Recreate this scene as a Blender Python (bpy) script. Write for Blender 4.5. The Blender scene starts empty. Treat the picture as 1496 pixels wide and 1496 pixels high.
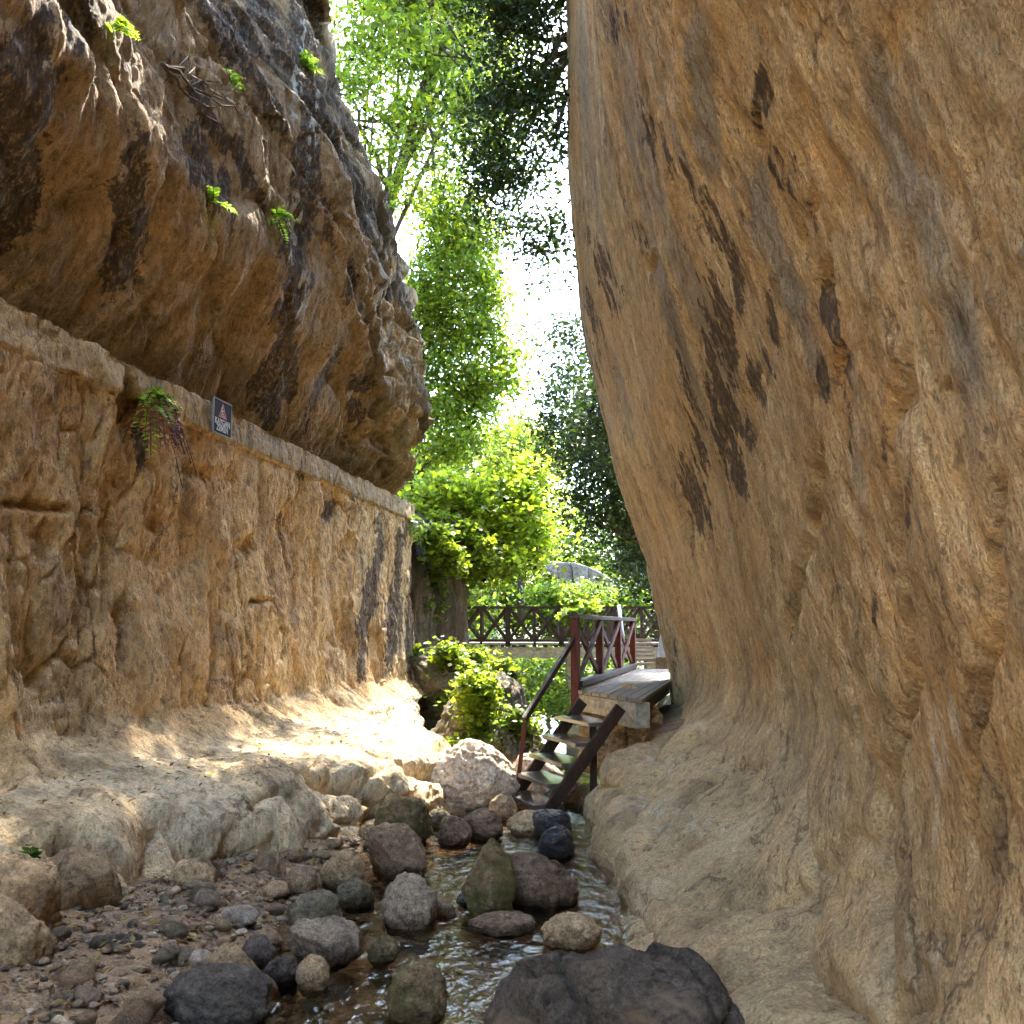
import bpy, math, random
import numpy as np
from mathutils import Vector, Matrix

# ------------------------------------------------------------------ camera, sky, sun, exposure
scn = bpy.context.scene
col = scn.collection
W = 1496.0; FPX = 1500.0; PITCH = math.atan(167 / FPX)
cd = bpy.data.cameras.new('camera'); cam = bpy.data.objects.new('camera', cd); col.objects.link(cam)
cd.sensor_width = 36; cd.lens = 36 * FPX / W; cd.clip_start = 0.05; cd.clip_end = 2000
cam.location = (0, 0, 0); cam.rotation_euler = (math.pi / 2 + PITCH, 0, 0)
scn.camera = cam

SA, SN, SZ = 0.62, 0.05, 0.78            # sun direction along the gorge, across it, up
AX = np.array([0.139, 0.990, 0.0]); NX = np.array([0.990, -0.139, 0.0])
sd = AX * SA + NX * SN + np.array([0, 0, SZ]); sd /= np.linalg.norm(sd)
world = bpy.data.worlds.new('World'); scn.world = world; world.use_nodes = True
wn = world.node_tree; wn.nodes.clear()
wo = wn.nodes.new('ShaderNodeOutputWorld'); wb = wn.nodes.new('ShaderNodeBackground'); sk = wn.nodes.new('ShaderNodeTexSky')
sk.sky_type = 'NISHITA'; sk.sun_disc = False
sk.sun_elevation = math.asin(sd[2]); sk.sun_rotation = math.atan2(sd[0], sd[1])
sk.air_density = 1.0; sk.dust_density = 0.9; sk.ozone_density = 1.2
wb.inputs['Strength'].default_value = 0.15
wn.links.new(sk.outputs[0], wb.inputs[0]); wn.links.new(wb.outputs[0], wo.inputs[0])
sl = bpy.data.lights.new('sun', 'SUN'); so = bpy.data.objects.new('sun', sl); col.objects.link(so)
sl.energy = 2.0; sl.angle = math.radians(0.5); sl.color = (1.0, 0.92, 0.80)
so.rotation_euler = Vector(sd).to_track_quat('Z', 'Y').to_euler()
so.location = (0, 0, 40)
scn.view_settings.view_transform = 'Standard'; scn.view_settings.look = 'None'
scn.view_settings.exposure = 3.85; scn.view_settings.gamma = 1
scn.render.engine = 'CYCLES'
scn.cycles.use_denoising = True; scn.cycles.use_adaptive_sampling = True; scn.cycles.adaptive_threshold = 0.04; scn.cycles.adaptive_min_samples = 16
scn.cycles.max_bounces = 8; scn.cycles.diffuse_bounces = 4; scn.cycles.transparent_max_bounces = 8
scn.cycles.caustics_reflective = False; scn.cycles.caustics_refractive = False
scn.cycles.sample_clamp_indirect = 6

# ------------------------------------------------------------------ helpers
cP, sP = math.cos(PITCH), math.sin(PITCH)
def at(px, py, Y):
    u = (px - 748) / FPX; v = (748 - py) / FPX
    yy = cP - v * sP; zz = sP + v * cP
    return np.array([u / yy * Y, Y, zz / yy * Y])
def proj(P):
    x, y, z = P[..., 0], P[..., 1], P[..., 2]
    f = y * cP + z * sP; v = -y * sP + z * cP
    f = np.where(f < 0.05, 0.05, f)
    return 748 + FPX * x / f, 748 - FPX * v / f
def sn(s, n, z=0.0): return AX * s + NX * n + np.array([0, 0, z])
def interp(x, xs, ys): return np.interp(x, xs, ys)
def sstep(a, b, x):
    t = np.clip((x - a) / (b - a), 0, 1); return t * t * (3 - 2 * t)

_r = np.random.RandomState(7)
_perm = np.concatenate([_r.permutation(256)] * 3)
_g = _r.randn(256, 3); _g /= np.linalg.norm(_g, axis=1)[:, None]; _g = _g.astype(np.float32)
_perm = _perm.astype(np.int32)
def perlin(p):
    p = np.asarray(p, dtype=np.float64); sh = p.shape[:-1]; p = p.reshape(-1, 3)
    i = np.floor(p).astype(np.int32); f = (p - i).astype(np.float32); i &= 255
    w = f * f * f * (f * (f * 6 - 15) + 10)
    out = np.zeros(len(p), dtype=np.float32)
    for dx in (0, 1):
        a = _perm[i[:, 0] + dx]; wx = w[:, 0] if dx else 1 - w[:, 0]
        for dy in (0, 1):
            b = _perm[a + i[:, 1] + dy]; wy = w[:, 1] if dy else 1 - w[:, 1]
            for dz in (0, 1):
                g = _g[_perm[b + i[:, 2] + dz]]; wz = w[:, 2] if dz else 1 - w[:, 2]
                out += wx * wy * wz * (g[:, 0] * (f[:, 0] - dx) + g[:, 1] * (f[:, 1] - dy) + g[:, 2] * (f[:, 2] - dz))
    return (out * 1.5).reshape(sh)
def fbm(p, o=4, gain=0.5, seed=0.0):
    p = np.asarray(p) + seed * 17.13; r = 0; a = 1; t = 0
    for k in range(o):
        r = r + a * perlin(p * (2.03 ** k) + k * 9.7); t += a; a *= gain
    return r / t
def ridged(p, o=3, gain=0.5, seed=0.0):
    p = np.asarray(p) + seed * 13.7; r = 0; a = 1; t = 0
    for k in range(o):
        r = r + a * (1 - 2 * np.abs(perlin(p * (2.1 ** k) + k * 5.3))); t += a; a *= gain
    return r / t
_fp = np.random.RandomState(11).rand(256, 3)
_fp = _fp.astype(np.float32)
def worley_id(p, seed=0.0):
    """nearest-cell distance, edge distance and the cell's own random number"""
    p = np.asarray(p) + seed * 3.77; sh = p.shape[:-1]; p = p.reshape(-1, 3)
    i = np.floor(p).astype(np.int32); fr_ = (p - i).astype(np.float32); i &= 255
    f1 = np.full(len(p), 9.0, dtype=np.float32); f2 = f1.copy(); idd = np.zeros(len(p), dtype=np.int32)
    for dx in (-1, 0, 1):
        hx = _perm[(i[:, 0] + dx) & 255]
        for dy in (-1, 0, 1):
            hy = _perm[hx + ((i[:, 1] + dy) & 255)]
            for dz in (-1, 0, 1):
                k = _perm[hy + ((i[:, 2] + dz) & 255)]; h = _fp[k]
                d = (fr_[:, 0] - dx - h[:, 0]) ** 2 + (fr_[:, 1] - dy - h[:, 1]) ** 2 + (fr_[:, 2] - dz - h[:, 2]) ** 2
                idd = np.where(d < f1, k, idd); m = np.maximum(f1, d); f1 = np.minimum(f1, d); f2 = np.minimum(f2, m)
    return np.sqrt(f1).reshape(sh), np.sqrt(f2).reshape(sh), _fp[idd, 1].reshape(sh)
def worley(p, seed=0.0):
    p = np.asarray(p) + seed * 3.77; sh = p.shape[:-1]; p = p.reshape(-1, 3)
    i = np.floor(p).astype(np.int32); fr_ = (p - i).astype(np.float32); i &= 255
    f1 = np.full(len(p), 9.0, dtype=np.float32); f2 = f1.copy()
    for dx in (-1, 0, 1):
        hx = _perm[(i[:, 0] + dx) & 255]; ax_ = fr_[:, 0] - dx
        for dy in (-1, 0, 1):
            hy = _perm[hx + ((i[:, 1] + dy) & 255)]; ay_ = fr_[:, 1] - dy
            for dz in (-1, 0, 1):
                h = _fp[_perm[hy + ((i[:, 2] + dz) & 255)]]
                d = (ax_ - h[:, 0]) ** 2 + (ay_ - h[:, 1]) ** 2 + (fr_[:, 2] - dz - h[:, 2]) ** 2
                m = np.maximum(f1, d); f1 = np.minimum(f1, d); f2 = np.minimum(f2, m)
    return np.sqrt(f1).reshape(sh), np.sqrt(f2).reshape(sh)

def tag(o, label=None, cat=None, group=None, kind=None):
    if label: o['label'] = label
    if cat: o['category'] = cat
    if group: o['group'] = group
    if kind: o['kind'] = kind
    return o
def empty(name, loc=(0, 0, 0)):
    o = bpy.data.objects.new(name, None); col.objects.link(o); o.location = tuple(loc); o.empty_display_size = 0.1
    return o
def mesh_obj(name, V, F, mat=None, parent=None, colr=None, smooth=True, origin=None):
    """V (n,3) world coordinates, F (m,3|4) array; linked as ONE object whose origin sits at its parent (or at origin)"""
    V = np.asarray(V, dtype=np.float64); F = np.asarray(F)
    if parent is not None: org = np.array(parent_world(parent))
    else: org = np.array(origin if origin is not None else (0, 0, 0))
    me = bpy.data.meshes.new(name); k = F.shape[1]
    me.vertices.add(len(V)); me.vertices.foreach_set('co', (V - org).astype(np.float32).ravel())
    me.loops.add(F.size); me.loops.foreach_set('vertex_index', F.astype(np.int32).ravel())
    me.polygons.add(len(F)); me.polygons.foreach_set('loop_start', (np.arange(len(F)) * k).astype(np.int32))
    me.polygons.foreach_set('use_smooth', np.full(len(F), smooth))
    if colr is not None:
        a = me.attributes.new('Col', 'FLOAT_COLOR', 'POINT')
        c = np.zeros((len(V), 4), dtype=np.float32); c[:, :colr.shape[1]] = colr; a.data.foreach_set('color', c.ravel())
    me.update(); me.validate()
    o = bpy.data.objects.new(name, me); col.objects.link(o)
    if mat: me.materials.append(mat)
    if parent is not None: o.parent = parent
    elif origin is not None: o.location = tuple(org)
    return o
def parent_world(o):
    v = Vector((0, 0, 0))
    while o is not None: v += o.location; o = o.parent
    return v
def grid_faces(nu, nv, flip=False):
    i = np.arange(nu * nv).reshape(nu, nv)
    a, b, c, d = i[:-1, :-1], i[1:, :-1], i[1:, 1:], i[:-1, 1:]
    f = np.stack([a, b, c, d], -1).reshape(-1, 4)
    return f[:, ::-1] if flip else f
def grid_normals(P):
    du = np.gradient(P, axis=0); dv = np.gradient(P, axis=1)
    n = np.cross(du, dv); return n / (np.linalg.norm(n, axis=-1, keepdims=True) + 1e-9)
class MB:
    def __init__(s): s.v = []; s.f = []; s.n = 0
    def add(s, V, F):
        s.v.append(np.asarray(V, float)); s.f += [tuple(int(i) + s.n for i in f) for f in F]; s.n += len(V)
    def prism(s, poly_bottom, poly_top):
        k = len(poly_bottom); V = list(poly_bottom) + list(poly_top)
        F = [tuple(range(k))[::-1], tuple(range(k, 2 * k))] + [(i, (i + 1) % k, k + (i + 1) % k, k + i) for i in range(k)]
        s.add(V, F)
    def bar(s, a, b, w, t, up=(0, 0, 1), ends=0.0):
        a = np.array(a, float); b = np.array(b, float); d = b - a; d /= np.linalg.norm(d)
        a = a - d * ends; b = b + d * ends
        up = np.array(up, float); x = np.cross(d, up); x /= np.linalg.norm(x); y = np.cross(x, d)
        q = [x * sx * w / 2 + y * sy * t / 2 for sx, sy in ((-1, -1), (1, -1), (1, 1), (-1, 1))]
        s.prism([a + k for k in q], [b + k for k in q])
    def tube(s, pts, rad, k=7):
        pts = np.asarray(pts, float); n = len(pts); rad = np.broadcast_to(rad, (n,))
        d = np.gradient(pts, axis=0); d /= np.linalg.norm(d, axis=1)[:, None] + 1e-9
        ref = np.array([0.13, 0.21, 1.0]) if abs(d[0, 2]) < .85 else np.array([1.0, 0.1, 0.2])
        V = []
        for i in range(n):
            x = np.cross(d[i], ref); x /= np.linalg.norm(x) + 1e-9; y = np.cross(d[i], x)
            for j in range(k):
                t = 2 * math.pi * j / k; V.append(pts[i] + rad[i] * (math.cos(t) * x + math.sin(t) * y))
        F = [(i * k + j, i * k + (j + 1) % k, (i + 1) * k + (j + 1) % k, (i + 1) * k + j) for i in range(n - 1) for j in range(k)]
        F += [tuple(range(k))[::-1], tuple((n - 1) * k + j for j in range(k))]
        s.add(V, F)
    def build(s, name, mat, parent=None, smooth=False, bevel=0.0, origin=None):
        V = np.concatenate(s.v)
        org = Vector(parent_world(parent)) if parent is not None else Vector(tuple(origin) if origin is not None else (0, 0, 0))
        me = bpy.data.meshes.new(name); me.from_pydata([tuple(v - np.array(org)) for v in V], [], s.f); me.update()
        if smooth: me.polygons.foreach_set('use_smooth', [True] * len(me.polygons))
        o = bpy.data.objects.new(name, me); col.objects.link(o); me.materials.append(mat)
        if parent is not None: o.parent = parent
        elif origin is not None: o.location = org
        if bevel:
            m = o.modifiers.new('bevel', 'BEVEL'); m.width = bevel; m.segments = 2; m.limit_method = 'ANGLE'
        return o

# ------------------------------------------------------------------ materials
def new_mat(name):
    m = bpy.data.materials.new(name); m.use_nodes = True; nt = m.node_tree; nt.nodes.clear()
    return m, nt
def nd(nt, t, **kw):
    n = nt.nodes.new(t)
    for k, v in kw.items():
        if k in n.inputs: n.inputs[k].default_value = v
        else: setattr(n, k, v)
    return n
def L(nt, a, b): nt.links.new(a, b)
def ramp(nt, fac, stops):
    r = nt.nodes.new('ShaderNodeValToRGB'); e = r.color_ramp.elements
    while len(e) > 1: e.remove(e[0])
    e[0].position = stops[0][0]; e[0].color = (*stops[0][1], 1)
    for p, c in stops[1:]:
        q = e.new(p); q.color = (*c, 1)
    L(nt, fac, r.inputs[0]); return r.outputs[0]
def mixc(nt, fac, a, b, mode='MIX'):
    m = nt.nodes.new('ShaderNodeMix'); m.data_type = 'RGBA'; m.blend_type = mode
    if hasattr(fac, 'is_linked'): L(nt, fac, m.inputs[0])
    else: m.inputs[0].default_value = fac
    for s, v in ((6, a), (7, b)):
        if hasattr(v, 'is_linked'): L(nt, v, m.inputs[s])
        else: m.inputs[s].default_value = (*v, 1)
    return m.outputs[2]
def coords(nt, scale=(1, 1, 1), rot=(0, 0, 0)):
    tc = nt.nodes.new('ShaderNodeTexCoord'); mp = nt.nodes.new('ShaderNodeMapping')
    mp.inputs['Scale'].default_value = scale; mp.inputs['Rotation'].default_value = rot
    L(nt, tc.outputs['Object'], mp.inputs[0]); return mp.outputs[0]
def noise(nt, vec, scale, detail=6, rough=0.6, dist=0.0):
    n = nt.nodes.new('ShaderNodeTexNoise'); n.inputs['Scale'].default_value = scale; n.inputs['Detail'].default_value = detail
    n.inputs['Roughness'].default_value = rough; n.inputs['Distortion'].default_value = dist
    L(nt, vec, n.inputs['Vector']); return n.outputs['Fac']
def out(nt, sh):
    o = nt.nodes.new('ShaderNodeOutputMaterial'); L(nt, sh, o.inputs[0]); return o
def bump(nt, hgt, strength, dist, normal=None):
    b = nt.nodes.new('ShaderNodeBump'); b.inputs['Strength'].default_value = strength; b.inputs['Distance'].default_value = dist
    L(nt, hgt, b.inputs['Height'])
    if normal is not None: L(nt, normal, b.inputs['Normal'])
    return b.outputs[0]
def math_n(nt, op, a, b=None, c=None):
    m = nt.nodes.new('ShaderNodeMath'); m.operation = op
    for i, v in enumerate((a, b, c)):
        if v is None: continue
        if hasattr(v, 'is_linked'): L(nt, v, m.inputs[i])
        else: m.inputs[i].default_value = v
    return m.outputs[0]

def rock_mat(name, base=None, b1=0.9, b2=0.6, stretch=0.35, rough=0.86, fine=38.0, speck=0.5, dash=0.0, dscale=16):
    """rock: colour from the mesh's own mineral colour (or a base colour), broken up by fine procedural grain and shade painted in the pits"""
    m, nt = new_mat(name)
    v = coords(nt, (1, 1, stretch)); vi = coords(nt)
    if base is None:
        a = nd(nt, 'ShaderNodeAttribute', attribute_name='Col'); c = a.outputs['Color']
    else:
        n0 = noise(nt, vi, 3.0, 5); c = ramp(nt, n0, [(0.3, tuple(x * 0.6 for x in base)), (0.55, base), (0.75, tuple(min(1, x * 1.35) for x in base))])
    n1 = noise(nt, v, fine * .35, 5, 0.68, 0.25); n2 = noise(nt, vi, fine * 1.8, 3, 0.7)
    g = ramp(nt, n1, [(0.28, (1 - speck * .9,) * 3), (0.5, (1, 1, 1)), (0.74, (1 + speck * .55, 1 + speck * .5, 1 + speck * .45))])
    c = mixc(nt, 1.0, c, g, 'MULTIPLY')
    g2 = ramp(nt, n2, [(0.32, (0.60, 0.57, 0.54)), (0.5, (1, 1, 1)), (0.72, (1.32, 1.3, 1.28))])
    c = mixc(nt, 0.9, c, g2, 'MULTIPLY')
    n3 = noise(nt, vi, 7.5, 7, 0.74, 0.1)
    c = mixc(nt, 0.85, c, ramp(nt, n3, [(0.33, (0.58, 0.55, 0.52)), (0.47, (1, 1, 1)), (0.56, (1.02, 1, .98)), (0.7, (1.3, 1.27, 1.22))]), 'MULTIPLY')
    if base is None:
        sn_ = noise(nt, v, 8, 7, 0.76, 0.15); sn2 = noise(nt, vi, 26, 5, 0.7)
        sm = math_n(nt, 'ADD', math_n(nt, 'MULTIPLY', a.outputs['Alpha'], 0.60), math_n(nt, 'MULTIPLY', math_n(nt, 'ADD', sn_, math_n(nt, 'MULTIPLY', sn2, .35)), 1.15))
        sm = math_n(nt, 'MULTIPLY', sm, .5)
        sf = ramp(nt, sm, [(0.50, (0, 0, 0)), (0.545, (1, 1, 1))])
        fl_ = ramp(nt, noise(nt, v, 21, 6, 0.7), [(0.46, (0.040, 0.030, 0.025)), (0.54, (0.10, 0.068, 0.042)), (0.62, (0.30, 0.19, 0.085))])
        c = mixc(nt, math_n(nt, 'MULTIPLY', sf, 0.9), c, fl_)
    if base is None and dash:
        nz_ = nt.nodes.new('ShaderNodeTexNoise'); nz_.inputs['Scale'].default_value = 1.6; nz_.inputs['Detail'].default_value = 7; nz_.inputs['Roughness'].default_value = .62; L(nt, vi, nz_.inputs['Vector'])
        dv = nt.nodes.new('ShaderNodeVectorMath'); dv.operation = 'MULTIPLY_ADD'; L(nt, nz_.outputs['Color'], dv.inputs[0]); dv.inputs[1].default_value = (.9, .9, .9); L(nt, v, dv.inputs[2])
        ve = nt.nodes.new('ShaderNodeTexVoronoi'); ve.feature = 'DISTANCE_TO_EDGE'; ve.inputs['Scale'].default_value = 0.85; L(nt, dv.outputs[0], ve.inputs['Vector'])
        cm = ramp(nt, noise(nt, vi, .9, 4, .6), [(.47, (0, 0, 0)), (.56, (1, 1, 1))])
        crk = math_n(nt, 'MULTIPLY', ramp(nt, ve.outputs['Distance'], [(0.0, (1, 1, 1)), (0.016, (0, 0, 0))]), cm)
        c = mixc(nt, math_n(nt, 'MULTIPLY', crk, .75), c, (.075, .05, .033))
    big = noise(nt, v, 2.0, 5, 0.65, 0.2)
    c = mixc(nt, 0.9, c, ramp(nt, big, [(0.28, (0.55, 0.52, 0.50)), (0.45, (0.95, 0.95, 0.95)), (0.58, (1.08, 1.06, 1.03)), (0.75, (1.35, 1.30, 1.22))]), 'MULTIPLY')
    dn = noise(nt, v, dscale, 5, 0.62, 0.3); dm = ramp(nt, dn, [(0.36, (1, 1, 1)), (0.42, (0, 0, 0))])
    if dash:
        sel = ramp(nt, noise(nt, vi, 1.1, 3, 0.5), [(0.38, (.25,) * 3), (0.6, (1,) * 3)])
        c = mixc(nt, math_n(nt, 'MULTIPLY', math_n(nt, 'MULTIPLY', dm, sel), dash), c, (0.10, 0.065, 0.038))  # pits darkened in colour to stand for their small shadows
    p = nd(nt, 'ShaderNodeBsdfPrincipled', Roughness=rough); L(nt, c, p.inputs['Base Color'])
    p.inputs['Specular IOR Level'].default_value = 0.3
    nn = bump(nt, dn, 0.8, 0.05); nn = bump(nt, n1, b1, 0.035, nn); nn = bump(nt, n2, b2, 0.012, nn)
    vo = nt.nodes.new('ShaderNodeTexVoronoi'); vo.inputs['Scale'].default_value = fine * .5; L(nt, v, vo.inputs['Vector'])
    pit = ramp(nt, vo.outputs['Distance'], [(0.0, (0, 0, 0)), (0.35, (1, 1, 1))])
    nn = bump(nt, pit, 0.6, 0.025, nn)
    if base is None and dash: nn = bump(nt, crk, -0.9, 0.06, nn)
    L(nt, nn, p.inputs['Normal']); out(nt, p.outputs[0]); return m

M = {}
M['cliff'] = rock_mat('limestone_cliff', b1=1.0, b2=.8, stretch=.55, fine=42, speck=.55, dash=.55, dscale=11)
M['cliff_smooth'] = rock_mat('limestone_scalloped', b1=1.0, b2=1.0, stretch=0.62, fine=40, speck=0.30, dash=.6, dscale=22)
M['gravel'] = rock_mat('gravel_bed', stretch=1, b1=0.9, fine=45)
def stone_mat(name, base, rough=0.8, moss=0.0, wet=False, dust=False):
    m, nt = new_mat(name); vi = coords(nt)
    oi = nt.nodes.new('ShaderNodeObjectInfo')
    off = nt.nodes.new('ShaderNodeVectorMath'); off.operation = 'ADD'; L(nt, vi, off.inputs[0])
    mu = math_n(nt, 'MULTIPLY', oi.outputs['Random'], 30.0); L(nt, mu, off.inputs[1]); v = off.outputs[0]
    n0 = noise(nt, v, 5.0, 8, 0.68, 0.6); n1 = noise(nt, v, 26, 8, 0.7); n2 = noise(nt, v, 90, 4, 0.7)
    c = ramp(nt, n0, [(0.30, tuple(x * 0.38 for x in base)), (0.46, base), (0.56, tuple(x * 1.15 for x in base)), (0.70, tuple(min(.75, x * 1.7 + .03) for x in base))])
    hs = nt.nodes.new('ShaderNodeHueSaturation'); L(nt, c, hs.inputs['Color'])
    L(nt, math_n(nt, 'MULTIPLY_ADD', oi.outputs['Random'], 0.5, 0.75), hs.inputs['Value']); c = hs.outputs[0]
    c = mixc(nt, 1.0, c, ramp(nt, n1, [(0.32, (0.42, .40, .37)), (0.48, (1, 1, 1)), (0.68, (1.55, 1.5, 1.45))]), 'MULTIPLY')
    geo = nt.nodes.new('ShaderNodeNewGeometry'); sx = nt.nodes.new('ShaderNodeSeparateXYZ'); L(nt, geo.outputs['Position'], sx.inputs[0])
    hgt = math_n(nt, 'ADD', math_n(nt, 'ADD', sx.outputs[2], 1.5565), math_n(nt, 'ADD', math_n(nt, 'MULTIPLY', sx.outputs[1], .0426), math_n(nt, 'MULTIPLY', sx.outputs[0], .006)))
    tide = ramp(nt, math_n(nt, 'ADD', math_n(nt, 'MULTIPLY', hgt, 4.0), math_n(nt, 'MULTIPLY', n1, .35)), [(.30, (1, 1, 1)), (.46, (0, 0, 0))])   # damp foot at the water line
    c = mixc(nt, math_n(nt, 'MULTIPLY', tide, .75), c, mixc(nt, 1.0, c, (.34, .30, .25), 'MULTIPLY'))
    c = mixc(nt, .8, c, ramp(nt, n2, [(.34, (.55, .53, .5)), (.5, (1, 1, 1)), (.66, (1.4, 1.37, 1.33))]), 'MULTIPLY')
    if dust:
        nd_ = noise(nt, v, 2.0, 9, 0.7, 0.8); c = mixc(nt, ramp(nt, nd_, [(.50, (0, 0, 0)), (.62, (.85,) * 3)]), c, (0.32, 0.225, 0.13))
    if moss:
        nm = noise(nt, v, 7, 6, 0.7); f = ramp(nt, nm, [(0.62 - moss * .35, (0, 0, 0)), (0.72 - moss * .25, (1, 1, 1))])
        c = mixc(nt, f, c, mixc(nt, n1, (0.06, 0.056, 0.016), (0.17, 0.145, 0.04)))
    p = nd(nt, 'ShaderNodeBsdfPrincipled', Roughness=rough); L(nt, c, p.inputs['Base Color']); p.inputs['Specular IOR Level'].default_value = 0.5 if wet else 0.2
    if wet: p.inputs['Coat Weight'].default_value = 0.15; p.inputs['Coat Roughness'].default_value = 0.15
    nn = bump(nt, n0, 0.8, 0.07); nn = bump(nt, n1, 1.0, 0.025, nn); nn = bump(nt, n2, 0.8, 0.009, nn)
    L(nt, nn, p.inputs['Normal']); out(nt, p.outputs[0]); return m
M['big_boulder'] = stone_mat('dark_dusty_boulder', (0.105, 0.082, 0.060), 0.9, dust=True)
M['tan'] = stone_mat('tan_stone', (0.40, 0.275, 0.145)); M['brown'] = stone_mat('brown_stone', (0.25, 0.165, 0.095), 0.75)
M['grey'] = stone_mat('grey_stone', (0.27, 0.205, 0.135)); M['dark'] = stone_mat('dark_wet_stone', (0.042, 0.035, 0.028), 0.4, wet=True)
M['slate'] = stone_mat('slate_stone', (0.11, 0.09, 0.068), 0.85); M['moss'] = stone_mat('mossy_stone', (0.19, 0.13, 0.065), 0.8, moss=0.5)
M['olive'] = stone_mat('olive_stone', (0.15, 0.125, 0.075), 0.75, moss=0.25); M['pale'] = stone_mat('pale_stone', (0.52, 0.42, 0.30))
M['arch'] = stone_mat('weathered_masonry', (0.27, 0.25, 0.21))

def wood_mat(name, base, rough=0.6, wet=0.0, along=(1, 1, 1)):
    m, nt = new_mat(name); v = coords(nt, along)
    n1 = noise(nt, v, 6, 8, 0.65, 0.8); n2 = noise(nt, coords(nt), 14, 6, 0.7)
    c = ramp(nt, n1, [(0.3, tuple(x * .55 for x in base)), (0.5, base), (0.7, tuple(x * 1.5 for x in base))])
    c = mixc(nt, 0.7, c, ramp(nt, n2, [(0.3, (.6, .6, .6)), (0.6, (1.1, 1.1, 1.1))]), 'MULTIPLY')
    p = nd(nt, 'ShaderNodeBsdfPrincipled', Roughness=rough); L(nt, c, p.inputs['Base Color'])
    p.inputs['Specular IOR Level'].default_value = 0.2
    if wet: p.inputs['Coat Weight'].default_value = wet; p.inputs['Coat Roughness'].default_value = 0.12
    L(nt, bump(nt, n1, 0.5, 0.01), p.inputs['Normal']); out(nt, p.outputs[0]); return m
M['red_wood'] = wood_mat('red_brown_stained_wood', (0.095, 0.024, 0.013), 0.6, along=(6, 6, .6))
M['dark_wood'] = wood_mat('dark_brown_wood', (0.045, 0.026, 0.017), 0.5, along=(5, 5, 1))
M['plank'] = wood_mat('weathered_grey_planks', (0.26, 0.22, 0.17), 0.65, along=(9, .8, 4))
M['wet_tread'] = wood_mat('wet_tread_wood', (0.10, 0.085, 0.07), 0.3, 0.8, along=(2, 6, 3))
M['bridge_wood'] = wood_mat('bridge_brown_wood', (0.042, 0.027, 0.019), 0.65, along=(2, 2, 2))
M['concrete'] = wood_mat('aged_concrete', (0.36, 0.31, 0.22), 0.85, along=(1, 1, 2))
M['bark'] = wood_mat('bark', (0.085, 0.062, 0.042), 0.9, along=(8, 8, 1.5))

def leaf_mat(name, trans=0.5, tmul=(1.5, 1.6, 0.9), rough=0.45):
    m, nt = new_mat(name)
    a = nd(nt, 'ShaderNodeAttribute', attribute_name='Col')
    p = nd(nt, 'ShaderNodeBsdfPrincipled', Roughness=rough); L(nt, a.outputs['Color'], p.inputs['Base Color'])
    p.inputs['Specular IOR Level'].default_value = 0.35
    t = nt.nodes.new('ShaderNodeBsdfTranslucent'); L(nt, mixc(nt, 1.0, a.outputs['Color'], tmul, 'MULTIPLY'), t.inputs[0])
    mx = nt.nodes.new('ShaderNodeMixShader'); mx.inputs[0].default_value = trans
    L(nt, p.outputs[0], mx.inputs[1]); L(nt, t.outputs[0], mx.inputs[2]); out(nt, mx.outputs[0]); return m
M['leaf'] = leaf_mat('broad_leaves', .58, (1.7, 1.75, .9)); M['leaf_dark'] = leaf_mat('evergreen_leaves', 0.35, (1.4, 1.5, .8), 0.35)

def water_mat(name, scale=20, strength=0.5, tint=(0.74, 0.62, 0.46)):
    m, nt = new_mat(name); v = coords(nt, (1.5, 1.0, 1))
    n1 = noise(nt, v, scale, 4, 0.6, 0.6); n2 = noise(nt, v, scale * .3, 3, 0.5, 0.3)
    nn = bump(nt, n2, strength, 0.065); nn = bump(nt, n1, strength, 0.009, nn)
    g = nd(nt, 'ShaderNodeBsdfGlossy', Roughness=0.03); L(nt, nn, g.inputs['Normal'])
    t = nt.nodes.new('ShaderNodeBsdfTransparent'); t.inputs[0].default_value = (*tint, 1)
    fr = nd(nt, 'ShaderNodeFresnel', IOR=1.5); L(nt, nn, fr.inputs['Normal'])
    mx = nt.nodes.new('ShaderNodeMixShader'); L(nt, fr.outputs[0], mx.inputs[0]); L(nt, t.outputs[0], mx.inputs[1]); L(nt, g.outputs[0], mx.inputs[2])
    out(nt, mx.outputs[0]); return m
M['stream'] = water_mat('stream_water'); M['pool'] = water_mat('pool_water', 6, 0.12, (0.6, 0.62, 0.45))
def foam_mat():
    m, nt = new_mat('falling_water'); v = coords(nt, (9, 9, 1.2)); n = noise(nt, v, 3, 6, .7)
    p = nd(nt, 'ShaderNodeBsdfPrincipled', Roughness=.4); p.inputs['Base Color'].default_value = (.82, .86, .88, 1)
    t = nt.nodes.new('ShaderNodeBsdfTransparent'); mx = nt.nodes.new('ShaderNodeMixShader')
    L(nt, ramp(nt, n, [(.42, (0, 0, 0)), (.62, (1, 1, 1))]), mx.inputs[0]); L(nt, t.outputs[0], mx.inputs[1]); L(nt, p.outputs[0], mx.inputs[2]); out(nt, mx.outputs[0]); return m
M['foam'] = foam_mat()
def flat_mat(name, c, rough=.5):
    m, nt = new_mat(name); n = noise(nt, coords(nt), 40, 5)
    p = nd(nt, 'ShaderNodeBsdfPrincipled', Roughness=rough); p.inputs['Specular IOR Level'].default_value = .12
    L(nt, ramp(nt, n, [(.3, tuple(x * .75 for x in c)), (.7, c)]), p.inputs['Base Color']); out(nt, p.outputs[0]); return m
M['sign_black'] = flat_mat('sign_black_enamel', (.012, .012, .014), .8); M['sign_white'] = flat_mat('sign_white_paint', (.55, .57, .55))
M['sign_red'] = flat_mat('sign_faded_red', (.55, .16, .15)); M['sign_frame'] = flat_mat('sign_aluminium_edge', (.30, .30, .30), .6)
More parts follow.
